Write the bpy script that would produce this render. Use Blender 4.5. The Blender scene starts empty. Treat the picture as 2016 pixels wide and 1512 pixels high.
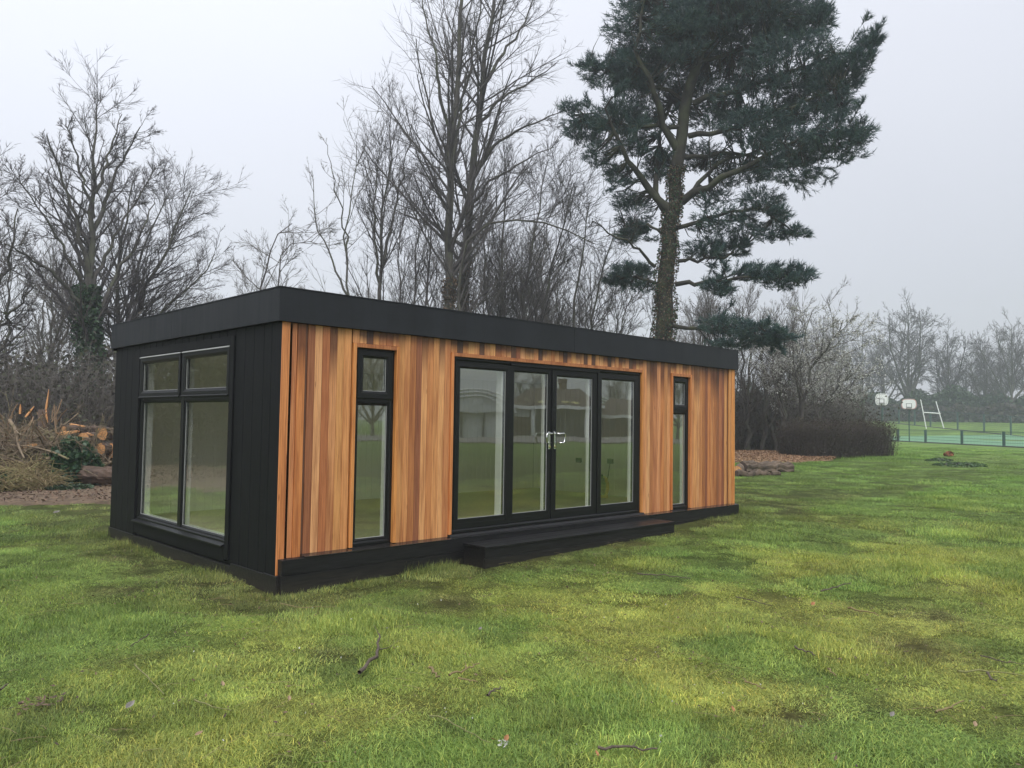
import bpy, bmesh, math, random
import numpy as np
from mathutils import Vector, Matrix
rnd = random.Random(7)
C = bpy.context.scene.collection
sc = bpy.context.scene

# ------------------------------------------------------------------ camera
FOC, YAW, PITCH, ROLL = 1549.42, 0.769057, 0.0470445, 0.0149363
CAM = np.array([-3.6662, -7.0102, 1.6])
cy_, sy_, cp_, sp_, cr_, sr_ = math.cos(YAW), math.sin(YAW), math.cos(PITCH), math.sin(PITCH), math.cos(ROLL), math.sin(ROLL)
FW = np.array([sy_*cp_, cy_*cp_, sp_]); RT0 = np.array([cy_, -sy_, 0.0]); UP0 = np.cross(RT0, FW)
RT = RT0*cr_ + UP0*sr_; UP = -RT0*sr_ + UP0*cr_
cd = bpy.data.cameras.new('camera'); cam = bpy.data.objects.new('camera', cd); C.objects.link(cam)
M = Matrix(((RT[0], UP[0], -FW[0], CAM[0]), (RT[1], UP[1], -FW[1], CAM[1]), (RT[2], UP[2], -FW[2], CAM[2]), (0, 0, 0, 1)))
cam.matrix_world = M
cd.sensor_width = 36.0; cd.lens = 36.0*FOC/2016.0; cd.clip_start = 0.05; cd.clip_end = 3000
sc.camera = cam
# ------------------------------------------------------------------ light
SUN_EL, SUN_AZ = 52.0, 250.0
w = bpy.data.worlds.new("World"); sc.world = w; w.use_nodes = True
nt = w.node_tree; nt.nodes.clear()
def N(tree, t, **k):
    n = tree.nodes.new(t)
    for a, b in k.items(): setattr(n, a, b)
    return n
def math_node(tree, op, a, b=None, clamp=False):
    n = N(tree, 'ShaderNodeMath', operation=op, use_clamp=clamp)
    for i, v in enumerate((a, b)):
        if v is None: continue
        if isinstance(v, (int, float)): n.inputs[i].default_value = v
        else: tree.links.new(v, n.inputs[i])
    return n.outputs[0]
out = N(nt, 'ShaderNodeOutputWorld'); mixs = N(nt, 'ShaderNodeMixShader'); mixs.inputs[0].default_value = 0.88
sky = N(nt, 'ShaderNodeTexSky', sky_type='NISHITA', sun_disc=False)
sky.sun_elevation = math.radians(SUN_EL); sky.sun_rotation = math.radians(SUN_AZ); sky.dust_density = 4.0
b1 = N(nt, 'ShaderNodeBackground'); b1.inputs[1].default_value = 0.07
b2 = N(nt, 'ShaderNodeBackground'); b2.inputs[1].default_value = 1.0
nt.links.new(sky.outputs[0], b1.inputs[0])
tc = N(nt, 'ShaderNodeTexCoord'); sx = N(nt, 'ShaderNodeSeparateXYZ'); nt.links.new(tc.outputs['Generated'], sx.inputs[0])
# overcast sky: brighter overhead, a little darker towards the east (the right of the view)
el = math_node(nt, 'MAXIMUM', sx.outputs[2], 0.0)
lum = math_node(nt, 'ADD', math_node(nt, 'MULTIPLY', el, 0.56), 0.49)
side = math_node(nt, 'ADD', math_node(nt, 'MULTIPLY', sx.outputs[0], RT0[0]), math_node(nt, 'MULTIPLY', sx.outputs[1], RT0[1]))
lum = math_node(nt, 'MULTIPLY', lum, math_node(nt, 'SUBTRACT', 1.0, math_node(nt, 'MULTIPLY', side, 0.20)))
nz = N(nt, 'ShaderNodeTexNoise'); nz.inputs['Scale'].default_value = 2.2; nz.inputs['Detail'].default_value = 5
nt.links.new(tc.outputs['Generated'], nz.inputs['Vector'])
lum = math_node(nt, 'MULTIPLY', lum, math_node(nt, 'ADD', math_node(nt, 'MULTIPLY', nz.outputs[0], 0.10), 0.95))
vm = N(nt, 'ShaderNodeVectorMath', operation='SCALE'); vm.inputs[0].default_value = (0.945, 0.974, 1.068)
nt.links.new(lum, vm.inputs['Scale']); nt.links.new(vm.outputs[0], b2.inputs[0])
nt.links.new(b1.outputs[0], mixs.inputs[1]); nt.links.new(b2.outputs[0], mixs.inputs[2]); nt.links.new(mixs.outputs[0], out.inputs[0])
sl = bpy.data.lights.new('sun', 'SUN'); sl.energy = 1.5; sl.angle = math.radians(35); sl.color = (1.0, 0.97, 0.92)
so = bpy.data.objects.new('sun', sl); C.objects.link(so)
az, e_ = math.radians(SUN_AZ), math.radians(SUN_EL)
sd = Vector((-math.sin(az)*math.cos(e_), -math.cos(az)*math.cos(e_), -math.sin(e_)))  # from behind the camera's left
sd = Vector((0.55, 0.62, -1.15)).normalized()
so.rotation_euler = sd.to_track_quat('-Z', 'Y').to_euler()
sky.sun_elevation = math.asin(-sd.z); sky.sun_rotation = math.atan2(-sd.x, -sd.y)
vs = sc.view_settings; vs.view_transform = 'Standard'; vs.look = 'None'; vs.gamma = 1.0; vs.use_curve_mapping = False
vs.exposure = 0.54
cy = sc.cycles
cy.max_bounces = 10; cy.diffuse_bounces = 8; cy.glossy_bounces = 4; cy.transparent_max_bounces = 16; cy.volume_bounces = 1
cy.caustics_reflective = False; cy.caustics_refractive = False; cy.use_denoising = True
cy.sample_clamp_indirect = 6.0

# ------------------------------------------------------------------ terrain helpers
def sstep(t):
    t = np.clip(t, 0, 1); return t*t*(3-2*t)
def terrain(x, y):
    x = np.asarray(x, float); y = np.asarray(y, float)
    z = -0.08 + 0.23*sstep((x+1)/14.0)
    r = np.hypot(x-CAM[0], y-CAM[1])
    front = sstep(((x-CAM[0])*FW[0]+(y-CAM[1])*FW[1]+5)/40.0)
    z = z + front*np.clip(r-106, 0, 46)*0.056
    return z
def ray(px, py):
    d = FW + RT*(px-1008)/FOC - UP*(py-756)/FOC; return d
def G(px, py):
    """the ground point seen at a photograph pixel"""
    d = ray(px, py); z = 0.0
    for _ in range(12):
        p = CAM + d*((z-CAM[2])/d[2]); z = float(terrain(p[0], p[1]))
    return Vector((p[0], p[1], z))
def at(px, py, D):
    """the point seen at a pixel, D metres away measured along the ground"""
    d = ray(px, py); return Vector(CAM + d*(D/math.hypot(d[0], d[1])))
def gx(px, D):
    p = at(px, 842, D); return Vector((p.x, p.y, float(terrain(p.x, p.y))))
def mir(v): return Vector((v.x, -v.y, v.z))

# ------------------------------------------------------------------ object helpers
def tag(o, label, cat, group=None, kind=None):
    if label: o['label'] = label
    if cat: o['category'] = cat
    if group: o['group'] = group
    if kind: o['kind'] = kind
    return o
def thing(name, label, cat, loc=(0, 0, 0), group=None, rz=0.0):
    o = bpy.data.objects.new(name, None); C.objects.link(o); o.location = loc; o.rotation_euler = (0, 0, rz)
    o.empty_display_size = 0.2
    return tag(o, label, cat, group)
def link_mesh(name, me, mat, parent=None):
    o = bpy.data.objects.new(name, me); C.objects.link(o)
    if mat is not None and not me.materials: me.materials.append(mat)
    if parent is not None: o.parent = parent
    return o
class MB:
    def __init__(s): s.v = []; s.f = []
    def add(s, vs, fs):
        n = len(s.v); s.v += [tuple(v) for v in vs]; s.f += [tuple(i+n for i in f) for f in fs]; return s
    def box(s, a, b):
        x0, y0, z0 = [min(p, q) for p, q in zip(a, b)]; x1, y1, z1 = [max(p, q) for p, q in zip(a, b)]
        return s.add([(x0,y0,z0),(x1,y0,z0),(x1,y1,z0),(x0,y1,z0),(x0,y0,z1),(x1,y0,z1),(x1,y1,z1),(x0,y1,z1)],
              [(0,3,2,1),(4,5,6,7),(0,1,5,4),(1,2,6,5),(2,3,7,6),(3,0,4,7)])
    def prism(s, prof, fn, a, b):
        """polygon profile swept from a to b, fn(p, t) -> xyz"""
        n = len(prof); vs = [fn(p, a) for p in prof]+[fn(p, b) for p in prof]
        fs = [tuple(range(n)), tuple(range(2*n-1, n-1, -1))]+[(i, (i+1) % n, n+(i+1) % n, n+i) for i in range(n)]
        return s.add(vs, fs)
    def tube(s, pts, rads, k=6):
        pts = [Vector(p) for p in pts]; n = len(pts); vs = []
        if isinstance(rads, (int, float)): rads = [rads]*n
        t = (pts[1]-pts[0]).normalized(); a = t.orthogonal().normalized()
        for i in range(n):
            t = (pts[min(i+1, n-1)]-pts[max(i-1, 0)]).normalized(); a = (a-t*a.dot(t)).normalized(); b = t.cross(a)
            for j in range(k):
                th = 2*math.pi*j/k; vs.append(pts[i]+(a*math.cos(th)+b*math.sin(th))*rads[i])
        fs = [(i*k+j, i*k+(j+1) % k, (i+1)*k+(j+1) % k, (i+1)*k+j) for i in range(n-1) for j in range(k)]
        fs += [tuple(range(k-1, -1, -1)), tuple((n-1)*k+j for j in range(k))]
        return s.add(vs, fs)
    def mesh(s, name, bevel=0.0, smooth=False):
        me = bpy.data.meshes.new(name); me.from_pydata(s.v, [], s.f)
        bm = bmesh.new(); bm.from_mesh(me); bmesh.ops.recalc_face_normals(bm, faces=bm.faces)
        if bevel > 0:
            bmesh.ops.bevel(bm, geom=list(bm.edges), offset=bevel, segments=1, affect='EDGES', profile=0.5)
        if smooth:
            for f in bm.faces: f.smooth = True
        bm.to_mesh(me); bm.free(); return me
    def build(s, name, mat, parent=None, bevel=0.0, smooth=False, off=None):
        o = link_mesh(name, s.mesh(name, bevel, smooth), mat, parent); return o
def np_mesh(name, verts, faces_list, attrs=None, smooth=False):
    """verts (n,3); faces_list: arrays of (m,k)"""
    me = bpy.data.meshes.new(name)
    verts = np.asarray(verts, np.float32)
    me.vertices.add(len(verts)); me.vertices.foreach_set('co', verts.ravel())
    faces_list = [np.asarray(f, np.int32) for f in faces_list if len(f)]
    nl = sum(f.size for f in faces_list); nf = sum(len(f) for f in faces_list)
    me.loops.add(nl); me.polygons.add(nf)
    if nl:
        me.loops.foreach_set('vertex_index', np.concatenate([f.ravel() for f in faces_list]))
        tot = np.concatenate([np.full(len(f), f.shape[1], np.int32) for f in faces_list])
        st = np.concatenate([[0], np.cumsum(tot)[:-1]]).astype(np.int32)
        me.polygons.foreach_set('loop_start', st); me.polygons.foreach_set('loop_total', tot)
        if smooth: me.polygons.foreach_set('use_smooth', np.ones(nf, bool))
    me.update(calc_edges=True)
    for k, (typ, dom, arr) in (attrs or {}).items():
        at_ = me.attributes.new(k, typ, dom)
        key = {'FLOAT': 'value', 'INT': 'value', 'FLOAT_COLOR': 'color', 'FLOAT_VECTOR': 'vector'}[typ]
        at_.data.foreach_set(key, np.asarray(arr).ravel())
    return me
def vnoise(x, y, seed=0):
    """smooth value noise, numpy"""
    x = np.asarray(x, float); y = np.asarray(y, float)
    xi = np.floor(x).astype(np.int64); yi = np.floor(y).astype(np.int64); fx = x-xi; fy = y-yi
    def h(a, b):
        n = (a*374761393 + b*668265263 + seed*982451653) & 0xffffffff
        n = ((n ^ (n >> 13))*1274126177) & 0xffffffff
        return ((n ^ (n >> 16)) & 0xffff)/65535.0
    fx = fx*fx*(3-2*fx); fy = fy*fy*(3-2*fy)
    return (h(xi, yi)*(1-fx)+h(xi+1, yi)*fx)*(1-fy)+(h(xi, yi+1)*(1-fx)+h(xi+1, yi+1)*fx)*fy
def fbm(x, y, seed=0, o=4):
    s = 0; a = 0.5; t = 0
    for i in range(o): s = s+a*vnoise(x*2**i, y*2**i, seed+i); t += a; a *= 0.5
    return s/t

# ------------------------------------------------------------------ materials
def new_mat(name):
    m = bpy.data.materials.new(name); m.use_nodes = True; t = m.node_tree
    return m, t, t.nodes['Principled BSDF']
def ramp(t, fac, stops):
    r = N(t, 'ShaderNodeValToRGB'); e = r.color_ramp.elements
    while len(e) < len(stops): e.new(0.5)
    for i, (p, c) in enumerate(stops): e[i].position = p; e[i].color = (*c, 1)
    t.links.new(fac, r.inputs[0]); return r.outputs[0]
def noise(t, scale, detail=4, vec=None, rough=0.55):
    n = N(t, 'ShaderNodeTexNoise'); n.inputs['Scale'].default_value = scale; n.inputs['Detail'].default_value = detail; n.inputs['Roughness'].default_value = rough
    if vec is not None: t.links.new(vec, n.inputs['Vector'])
    return n.outputs[0]
def mapping(t, vec, scale=(1, 1, 1)):
    m = N(t, 'ShaderNodeMapping'); m.inputs['Scale'].default_value = scale; t.links.new(vec, m.inputs['Vector']); return m.outputs[0]
def bump(t, p, h, strength=0.3, dist=0.01):
    b = N(t, 'ShaderNodeBump'); b.inputs['Strength'].default_value = strength; b.inputs['Distance'].default_value = dist
    t.links.new(h, b.inputs['Height']); t.links.new(b.outputs[0], p.inputs['Normal'])
def simple(name, c1, c2, scale=8, rough=0.6, bstr=0.2, bdist=0.005, stretch=(1, 1, 1), metal=0.0, spec=0.5):
    m, t, p = new_mat(name); g = N(t, 'ShaderNodeTexCoord').outputs['Object']; v = mapping(t, g, stretch)
    n = noise(t, scale, 5, v); t.links.new(ramp(t, n, [(0.3, c1), (0.7, c2)]), p.inputs['Base Color'])
    p.inputs['Roughness'].default_value = rough; p.inputs['Metallic'].default_value = metal; p.inputs['Specular IOR Level'].default_value = spec
    if bstr: bump(t, p, n, bstr, bdist)
    return m
def rand_vec(t, stretch):
    """object coordinates shifted by the object's own random number"""
    g = N(t, 'ShaderNodeTexCoord').outputs['Object']; oi = N(t, 'ShaderNodeObjectInfo')
    a = N(t, 'ShaderNodeVectorMath', operation='ADD'); t.links.new(g, a.inputs[0])
    cb = N(t, 'ShaderNodeCombineXYZ'); r = math_node(t, 'MULTIPLY', oi.outputs['Random'], 37.0)
    for i in range(3): t.links.new(r, cb.inputs[i])
    t.links.new(cb.outputs[0], a.inputs[1]); return mapping(t, a.outputs[0], stretch), oi
# western red cedar: tone comes from each board's own object colour
cedar, t, p = new_mat('cedar')
v, oi = rand_vec(t, (26, 26, 0.7)); n1 = noise(t, 3.0, 6, v, 0.65)
v2 = mapping(t, v, (0.16, 0.16, 0.5)); n2 = noise(t, 2.4, 3, v2)
v3 = mapping(t, v, (2.5, 2.5, 3)); n3 = noise(t, 4, 3, v3)
def mixc(t, typ, fac, a, b):
    m = N(t, 'ShaderNodeMix', data_type='RGBA', blend_type=typ)
    for i, x in ((0, fac), (6, a), (7, b)):
        if isinstance(x, (int, float)): m.inputs[i].default_value = x
        elif isinstance(x, tuple): m.inputs[i].default_value = (*x, 1)
        else: t.links.new(x, m.inputs[i])
    return m.outputs[2]
col = mixc(t, 'MULTIPLY', 1.0, oi.outputs['Color'], ramp(t, n1, [(0.3, (0.58, 0.45, 0.38)), (0.55, (1, 1, 1)), (0.75, (1.12, 1.08, 1.0))]))
col = mixc(t, 'MULTIPLY', 0.75, col, ramp(t, n2, [(0.35, (0.62, 0.50, 0.44)), (0.5, (1, 1, 1))]))
col = mixc(t, 'MULTIPLY', 0.3, col, ramp(t, n3, [(0.35, (0.7, 0.66, 0.62)), (0.6, (1, 1, 1))]))
# upper ends darkened by rain stain and painted overhang shade, each board to its own height (attribute soak = metres below the board's top)
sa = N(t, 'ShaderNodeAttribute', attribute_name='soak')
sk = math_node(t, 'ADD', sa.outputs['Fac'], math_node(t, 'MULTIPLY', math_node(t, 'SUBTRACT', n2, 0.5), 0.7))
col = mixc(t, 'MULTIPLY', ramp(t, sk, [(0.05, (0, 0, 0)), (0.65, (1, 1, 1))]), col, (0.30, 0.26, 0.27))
vk = N(t, 'ShaderNodeTexVoronoi'); vk.inputs['Scale'].default_value = 1.0; t.links.new(mapping(t, v, (0.42, 0.42, 2.2)), vk.inputs['Vector'])
col = mixc(t, 'MULTIPLY', 1.0, col, ramp(t, vk.outputs['Distance'], [(0.0, (0.22, 0.14, 0.10)), (0.035, (0.35, 0.24, 0.18)), (0.075, (1, 1, 1))]))
t.links.new(col, p.inputs['Base Color']); p.inputs['Roughness'].default_value = 0.5; bump(t, p, n1, 0.15, 0.002)
# black-stained rough sawn timber
blackwood, t, p = new_mat('black_stained_timber')
v, oi = rand_vec(t, (20, 20, 1.2)); n1 = noise(t, 3.5, 6, v)
t.links.new(ramp(t, n1, [(0.3, (0.003, 0.0035, 0.0045)), (0.7, (0.010, 0.0105, 0.012))]), p.inputs['Base Color'])
p.inputs['Roughness'].default_value = 0.55; p.inputs['Specular IOR Level'].default_value = 0.16; bump(t, p, n1, 0.35, 0.004)
blackdeck, t, p = new_mat('black_stained_base_timber')
v, oi = rand_vec(t, (1.5, 18, 18)); n1 = noise(t, 3.0, 6, v); n2 = noise(t, 2.5, 5)
c = ramp(t, n1, [(0.3, (0.004, 0.004, 0.005)), (0.72, (0.017, 0.017, 0.018))])
c = mixc(t, 'MIX', ramp(t, n2, [(0.60, (0, 0, 0)), (0.85, (0.4, 0.4, 0.4))]), c, (0.07, 0.062, 0.052))
gz_ = N(t, 'ShaderNodeSeparateXYZ'); t.links.new(N(t, 'ShaderNodeNewGeometry').outputs['Position'], gz_.inputs[0]); n4 = noise(t, 14, 5)
ms_ = math_node(t, 'SUBTRACT', math_node(t, 'MULTIPLY', n4, 0.42), math_node(t, 'ADD', gz_.outputs[2], 0.12))
c = mixc(t, 'MIX', ramp(t, ms_, [(0.0, (0, 0, 0)), (0.16, (0.35, 0.35, 0.35))]), c, (0.060, 0.050, 0.036))
t.links.new(c, p.inputs['Base Color']); p.inputs['Roughness'].default_value = 0.45; p.inputs['Specular IOR Level'].default_value = 0.3; bump(t, p, n1, 0.4, 0.004)
wetsill, t, p = new_mat('wet_black_sill')
v, oi = rand_vec(t, (1.5, 18, 18)); n1 = noise(t, 3.0, 6, v)
t.links.new(ramp(t, n1, [(0.3, (0.012, 0.011, 0.011)), (0.72, (0.03, 0.028, 0.027))]), p.inputs['Base Color'])
t.links.new(ramp(t, n1, [(0.3, (0.06, 0.06, 0.06)), (0.75, (0.22, 0.22, 0.22))]), p.inputs['Roughness']); bump(t, p, n1, 0.15, 0.002)
fascia_m, t, p = new_mat('dark_grey_fascia')
g = N(t, 'ShaderNodeTexCoord').outputs['Object']; n1 = noise(t, 1.1, 6, g, 0.7); n2 = noise(t, 160, 2, g)
c = ramp(t, n1, [(0.3, (0.009, 0.0105, 0.014)), (0.7, (0.017, 0.019, 0.024))])
n3 = noise(t, 2.2, 6, mapping(t, g, (4, 4, 0.35)), 0.7); c = mixc(t, 'MULTIPLY', 0.8, c, ramp(t, n3, [(0.35, (0.72, 0.72, 0.72)), (0.62, (1.25, 1.25, 1.25))])); t.links.new(c, p.inputs['Base Color'])
t.links.new(ramp(t, n3, [(0.3, (0.42, 0.42, 0.42)), (0.7, (0.62, 0.62, 0.62))]), p.inputs['Roughness']); p.inputs['Specular IOR Level'].default_value = 0.32; bump(t, p, n2, 0.2, 0.001)
upvc = simple('black_window_frame', (0.005, 0.0055, 0.006), (0.007, 0.0075, 0.008), 220, 0.38, 0.08, 0.0008, spec=0.3)
seal = simple('rubber_seal', (0.35, 0.36, 0.36), (0.45, 0.46, 0.46), 40, 0.35, 0)
white_upvc = simple('white_inner_frame', (0.72, 0.74, 0.72), (0.8, 0.81, 0.79), 10, 0.35, 0)
lining = simple('pale_wall_lining', (0.86, 0.86, 0.80), (0.92, 0.92, 0.87), 3, 0.6, 0.05)
floor_m = simple('chipboard_floor', (0.50, 0.45, 0.29), (0.66, 0.60, 0.41), 28, 0.75, 0.2, 0.003)
chrome = simple('polished_chrome', (0.8, 0.8, 0.8), (0.9, 0.9, 0.9), 5, 0.12, 0, metal=1.0)
brass = simple('brass_lock', (0.6, 0.5, 0.25), (0.7, 0.6, 0.3), 5, 0.2, 0, metal=1.0)
glass, t, p = new_mat('window_glass'); t.nodes.remove(p)
lw = N(t, 'ShaderNodeLayerWeight'); lw.inputs[0].default_value = 0.5
fac = math_node(t, 'ADD', math_node(t, 'MULTIPLY', math_node(t, 'POWER', lw.outputs['Facing'], 3.0), 0.85), 0.225, True)
tr = N(t, 'ShaderNodeBsdfTransparent'); tr.inputs[0].default_value = (0.93, 0.95, 0.915, 1)
gl = N(t, 'ShaderNodeBsdfGlossy'); gl.inputs['Roughness'].default_value = 0.0; gl.inputs[0].default_value = (0.93, 0.97, 0.95, 1)
wv = noise(t, 1.3, 1, N(t, 'ShaderNodeTexCoord').outputs['Object']); bb = N(t, 'ShaderNodeBump'); bb.inputs['Strength'].default_value = 0.035; bb.inputs['Distance'].default_value = 0.05
t.links.new(wv, bb.inputs['Height']); t.links.new(bb.outputs[0], gl.inputs['Normal'])
ms = N(t, 'ShaderNodeMixShader'); t.links.new(fac, ms.inputs[0]); t.links.new(tr.outputs[0], ms.inputs[1]); t.links.new(gl.outputs[0], ms.inputs[2])
t.links.new(ms.outputs[0], t.nodes['Material Output'].inputs[0])
def bark_mat(name, c1, c2, c3=None, scale=6, moss=0.0):
    m, t, p = new_mat(name); g = N(t, 'ShaderNodeNewGeometry').outputs['Position']; v = mapping(t, g, (1, 1, 0.35))
    n = noise(t, scale, 6, v, 0.7); c = ramp(t, n, [(0.3, c1), (0.7, c2)])
    if c3:
        n2 = noise(t, 1.7, 4, g); c = mixc(t, 'MIX', ramp(t, n2, [(0.45, (0, 0, 0)), (0.65, (1, 1, 1))]), c, c3)
    t.links.new(c, p.inputs['Base Color']); p.inputs['Roughness'].default_value = 0.9; bump(t, p, n, 0.5, 0.03); return m
bark_grey = bark_mat('grey_brown_bark', (0.042, 0.039, 0.037), (0.115, 0.106, 0.094), (0.095, 0.103, 0.068))
bark_dark = bark_mat('dark_twig_bark', (0.050, 0.046, 0.048), (0.118, 0.106, 0.104))
bark_pale = bark_mat('pale_twig_bark', (0.085, 0.077, 0.070), (0.17, 0.155, 0.138))
bark_red = bark_mat('reddish_brown_bark', (0.045, 0.032, 0.025), (0.13, 0.085, 0.062))
bark_pine = bark_mat('mossy_pine_bark', (0.016, 0.014, 0.012), (0.042, 0.038, 0.030), (0.055, 0.060, 0.033))
def leaf_mat(name, cols, rough=0.55, trans=0.25, scale=3.0):
    m, t, p = new_mat(name); a = N(t, 'ShaderNodeAttribute', attribute_name='tint')
    st = [(i/(len(cols)-1), c) for i, c in enumerate(cols)]
    c = ramp(t, a.outputs['Fac'], st); t.links.new(c, p.inputs['Base Color']); p.inputs['Roughness'].default_value = rough
    tl = N(t, 'ShaderNodeBsdfTranslucent'); t.links.new(c, tl.inputs[0]); ms = N(t, 'ShaderNodeMixShader'); ms.inputs[0].default_value = trans
    t.links.new(p.outputs[0], ms.inputs[1]); t.links.new(tl.outputs[0], ms.inputs[2]); t.links.new(ms.outputs[0], t.nodes['Material Output'].inputs[0]); return m
needle_m = leaf_mat('pine_needles', [(0.016, 0.044, 0.050), (0.032, 0.078, 0.076), (0.056, 0.112, 0.090), (0.10, 0.15, 0.085)])
ivy_m = leaf_mat('ivy_leaves', [(0.016, 0.045, 0.024), (0.035, 0.085, 0.038), (0.07, 0.13, 0.055)], 0.4)
deadivy_m = leaf_mat('dry_brown_leaves', [(0.055, 0.040, 0.028), (0.12, 0.085, 0.055), (0.20, 0.14, 0.095)], 0.8)
scrubleaf_m = leaf_mat('scrub_leaves', [(0.045, 0.040, 0.034), (0.085, 0.075, 0.060), (0.075, 0.090, 0.050)], 0.8)
blossom_m = leaf_mat('white_blossom', [(0.45, 0.44, 0.40), (0.62, 0.62, 0.58), (0.75, 0.74, 0.70)], 0.7, 0.3)
evergreen_m = leaf_mat('evergreen_leaves', [(0.02, 0.045, 0.022), (0.04, 0.075, 0.035), (0.065, 0.11, 0.05)], 0.6)
straw_m = leaf_mat('dry_straw', [(0.20, 0.15, 0.075), (0.36, 0.28, 0.15), (0.30, 0.29, 0.12)], 0.8)
chip_m = leaf_mat('wood_chips', [(0.16, 0.085, 0.04), (0.30, 0.17, 0.09), (0.44, 0.29, 0.17)], 0.8, 0.05)
litter_m = leaf_mat('leaf_litter', [(0.05, 0.035, 0.025), (0.12, 0.075, 0.05), (0.20, 0.13, 0.085)], 0.8, 0.05)
cutend, t, p = new_mat('cut_end_rings'); g = N(t, 'ShaderNodeTexCoord').outputs['Generated']; vd = N(t, 'ShaderNodeVectorMath', operation='DISTANCE'); t.links.new(g, vd.inputs[0]); vd.inputs[1].default_value = (0.5, 0.5, 0.5)
nn_ = noise(t, 5, 4, g); rr_ = math_node(t, 'ADD', math_node(t, 'MULTIPLY', vd.outputs['Value'], 62.0), math_node(t, 'MULTIPLY', nn_, 9.0)); sn_ = math_node(t, 'SINE', rr_)
c = ramp(t, math_node(t, 'ADD', math_node(t, 'MULTIPLY', sn_, 0.22), nn_), [(0.25, (0.36, 0.15, 0.055)), (0.55, (0.58, 0.29, 0.11)), (0.8, (0.66, 0.38, 0.17))]); c = mixc(t, 'MULTIPLY', 1.0, c, ramp(t, vd.outputs['Value'], [(0.0, (0.75, 0.65, 0.6)), (0.12, (1, 1, 1)), (0.60, (1, 1, 1)), (0.72, (0.45, 0.35, 0.3))]))
t.links.new(c, p.inputs['Base Color']); p.inputs['Roughness'].default_value = 0.8
cutwood = simple('fresh_cut_wood', (0.50, 0.22, 0.075), (0.68, 0.36, 0.15), 9, 0.7, 0.2)
# ------------------------------------------------------------------ ground
def lawn_fields(x, y):
    """colour (n,3) and fullness (n) of the turf"""
    n1 = fbm(x*0.33, y*0.33, 11); n2 = fbm(x*1.3, y*1.3, 23); n3 = fbm(x*4.2, y*4.2, 37, 3)
    green = np.array([0.150, 0.215, 0.060]); dark = np.array([0.110, 0.175, 0.055]); yel = np.array([0.285, 0.300, 0.085]); dry = np.array([0.21, 0.175, 0.095])
    # mossy yellow belt in front of the building and to its right
    dx = (x-2.5)*0.62+(y+4.2)*(-0.3); belt = np.exp(-((x-1.6)**2/22.0+(y+3.6)**2/5.0))+0.5*np.exp(-((x-6.5)**2/14.0+(y+5.4)**2/6.0))
    a = np.clip((n2-0.45)*3.2+belt*0.75-0.15, 0, 1)*(0.26+0.56*np.clip(belt*1.3+0.15, 0, 1))
    b = np.clip((n1*0.6+n3*0.4-0.50)*3.6, 0, 1)
    col = green[None]*(1-b[:, None])+dark[None]*b[:, None]
    col = col*(1-a[:, None])+yel[None]*a[:, None]
    # worn, trampled turf along the two visible faces of the building
    dfx = np.where((x > -0.6) & (x < 9.5), np.clip(-y-0.06, 0, 9), 9.0); dside = np.where((y > -0.6) & (y < 5.5), np.clip(-x, 0, 9), 9.0)
    near = np.exp(-(np.minimum(dfx, dside)/0.85)**2)
    wr = np.clip(near*0.75+(n2-0.5)*1.2*near+np.clip((n3*0.55+n2*0.45-0.62)*5, 0, 1)*0.5, 0, 1)
    for (cx, cy_, r) in BARE:
        wr = np.maximum(wr, np.exp(-((x-cx)**2+(y-cy_)**2)/(r*r))*(0.4+1.2*n3))
    wr = np.clip(wr, 0, 1)
    wc = np.array([0.085, 0.092, 0.036])
    col = col*(1-wr[:, None]*0.7)+(wc[None]*0.55+dry[None]*0.45)*wr[:, None]*0.7
    far = sstep((np.hypot(x-CAM[0], y-CAM[1])-11)/14.0)[:, None]
    col = col*(1-far*0.55)+np.array([0.105, 0.195, 0.045])[None]*far*0.55*(0.75+0.5*n3[:, None])
    n4 = fbm(x*11.0, y*11.0, 53, 2); col = col*1.30*(0.74+0.52*n3[:, None])*(0.66+0.68*n4[:, None])
    return col, 1-0.75*wr
BARE = [(*G(80, 1395)[:2], 0.22), (*G(1790, 1275)[:2], 0.35), (*G(880, 1185)[:2], 0.4), (*G(1845, 1215)[:2], 0.3), (*G(240, 1165)[:2], 0.3), (*G(1725, 912)[:2], 1.6), (*G(1590, 970)[:2], 1.2), (*G(650, 1290)[:2], 0.2), (*G(1540, 1405)[:2], 0.25)]
def axis_pts(c, far):
    s = []; d = 0.0; st = 0.12
    while d < far:
        s.append(d); d += st
        if d > 8: st *= 1.07
    s = np.array(s); return np.concatenate([c-s[:0:-1], c+s])
def bumps(x, y):
    r = np.hypot(x-CAM[0], y-CAM[1]); f = 1-0.6*sstep((r-30)/60)
    return ((fbm(x*1.1, y*1.1, 5, 2)-0.5)*0.05+(fbm(x*4.5, y*4.5, 9, 3)-0.5)*0.035)*f
def gz(x, y):
    return terrain(x, y)+bumps(x, y)
# the centre of the fine grid lies in the lawn before the building
X = axis_pts(4.0, 900); Y = axis_pts(-2.0, 900)
gxx, gyy = np.meshgrid(X, Y); shp = gxx.shape; fx, fy = gxx.ravel(), gyy.ravel()
zz = gz(fx, fy)
idx = np.arange(fx.size).reshape(shp)
quads = np.stack([idx[:-1, :-1], idx[:-1, 1:], idx[1:, 1:], idx[1:, :-1]], -1).reshape(-1, 4)
colr, full = lawn_fields(fx, fy)
me = np_mesh('lawn', np.stack([fx, fy, zz], -1), [quads], {'turf': ('FLOAT_COLOR', 'POINT', np.concatenate([colr, full[:, None]], 1))}, smooth=True)
lawn_m, t, p = new_mat('lawn_turf')
a = N(t, 'ShaderNodeAttribute', attribute_name='turf'); g = N(t, 'ShaderNodeNewGeometry').outputs['Position']
n1 = noise(t, 30, 5, g, 0.7); n2 = noise(t, 3.0, 5, g); n3 = noise(t, 0.25, 4, g)
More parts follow.
